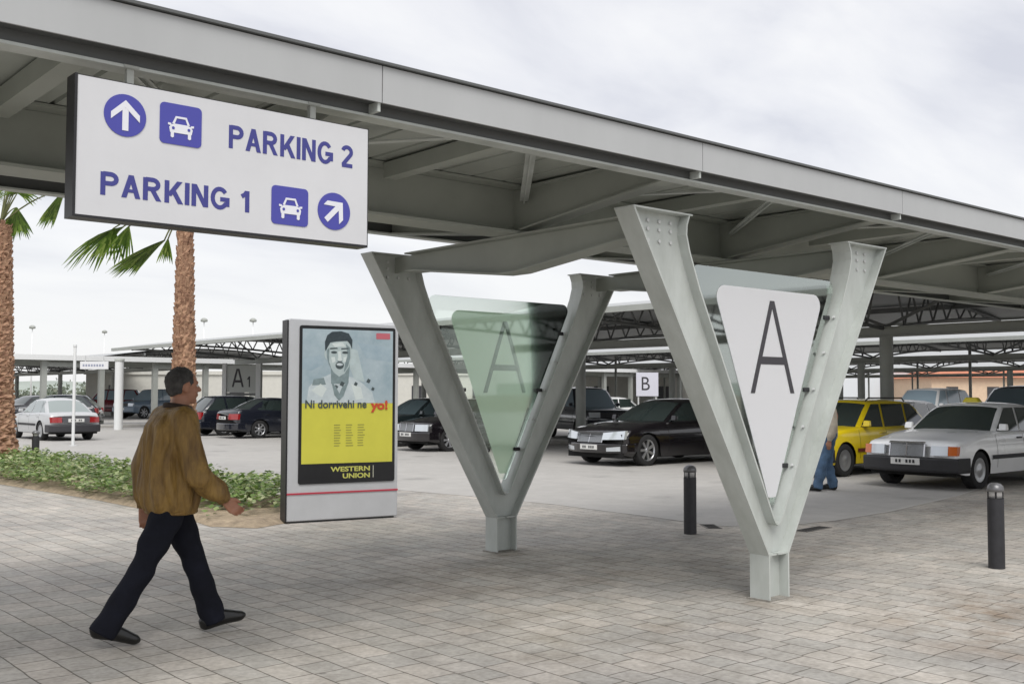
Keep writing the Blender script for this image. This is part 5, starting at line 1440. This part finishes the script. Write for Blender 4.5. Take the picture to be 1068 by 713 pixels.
mp=N.new('ShaderNodeMapping'); mp.inputs['Rotation'].default_value=(0,0,.5); mp.inputs['Scale'].default_value=(1.0,2.0,1); mp.inputs['Location'].default_value=(.6,.2,0); L.new(cb.outputs[0],mp.inputs['Vector'])
n1=N.new('ShaderNodeTexNoise'); n1.inputs['Scale'].default_value=1.5; n1.inputs['Detail'].default_value=9; n1.inputs['Roughness'].default_value=.52; n1.inputs['Distortion'].default_value=.35; L.new(mp.outputs[0],n1.inputs['Vector'])
r1=N.new('ShaderNodeValToRGB'); e=r1.color_ramp.elements; e[0].position=.33; e[0].color=(5.2,5.3,5.8,1); e[1].position=.62; e[1].color=(7.1,7.1,7.2,1)
e3=r1.color_ramp.elements.new(.48); e3.color=(6.35,6.4,6.7,1)
L.new(n1.outputs['Fac'],r1.inputs['Fac'])
# whiter towards the horizon
hz=N.new('ShaderNodeMapRange'); hz.interpolation_type='SMOOTHSTEP'; hz.inputs['From Min'].default_value=.22; hz.inputs['From Max'].default_value=.02; L.new(sp.outputs['Z'],hz.inputs['Value'])
mh=N.new('ShaderNodeMix'); mh.data_type='RGBA'; L.new(hz.outputs['Result'],mh.inputs[0]); L.new(r1.outputs['Color'],mh.inputs[6]); mh.inputs[7].default_value=(6.9,6.9,6.95,1)
mk=N.new('ShaderNodeMix'); mk.data_type='RGBA'; mk.inputs[0].default_value=.93; L.new(sk.outputs[0],mk.inputs[6]); L.new(mh.outputs[2],mk.inputs[7])
L.new(mk.outputs[2],bg.inputs['Color'])
sl=bpy.data.lights.new('sun','SUN'); sl.energy=1.7; sl.angle=math.radians(38); sl.color=(1,.97,.92)
so=bpy.data.objects.new('sun',sl); link(so); so.rotation_euler=sunv.to_track_quat('Z','Y').to_euler()

f=1115.8; TH=.8601; pitch=math.atan((410.61-356.5)/f); roll=.0022
fw0=Vector((math.cos(TH),math.sin(TH),0)); rt0=Vector((math.sin(TH),-math.cos(TH),0)); up0=Vector((0,0,1))
fw=fw0*math.cos(pitch)+up0*math.sin(pitch); up1=-fw0*math.sin(pitch)+up0*math.cos(pitch)
rt=rt0*math.cos(roll)+up1*math.sin(roll); up=-rt0*math.sin(roll)+up1*math.cos(roll)
cd=bpy.data.cameras.new('camera'); cd.sensor_width=36; cd.lens=f/1068*36; cd.clip_end=4000; cd.clip_start=.05
co=bpy.data.objects.new('camera',cd); link(co)
co.matrix_world=Matrix(((rt.x,up.x,-fw.x,-6.8451),(rt.y,up.y,-fw.y,-4.9537),(rt.z,up.z,-fw.z,1.58),(0,0,0,1)))
sc.camera=co
sc.view_settings.view_transform='Standard'; sc.view_settings.look='None'; sc.view_settings.gamma=1; sc.view_settings.exposure=0.47
sc.view_settings.use_curve_mapping=False
sc.cycles.max_bounces=8; sc.cycles.transparent_max_bounces=12
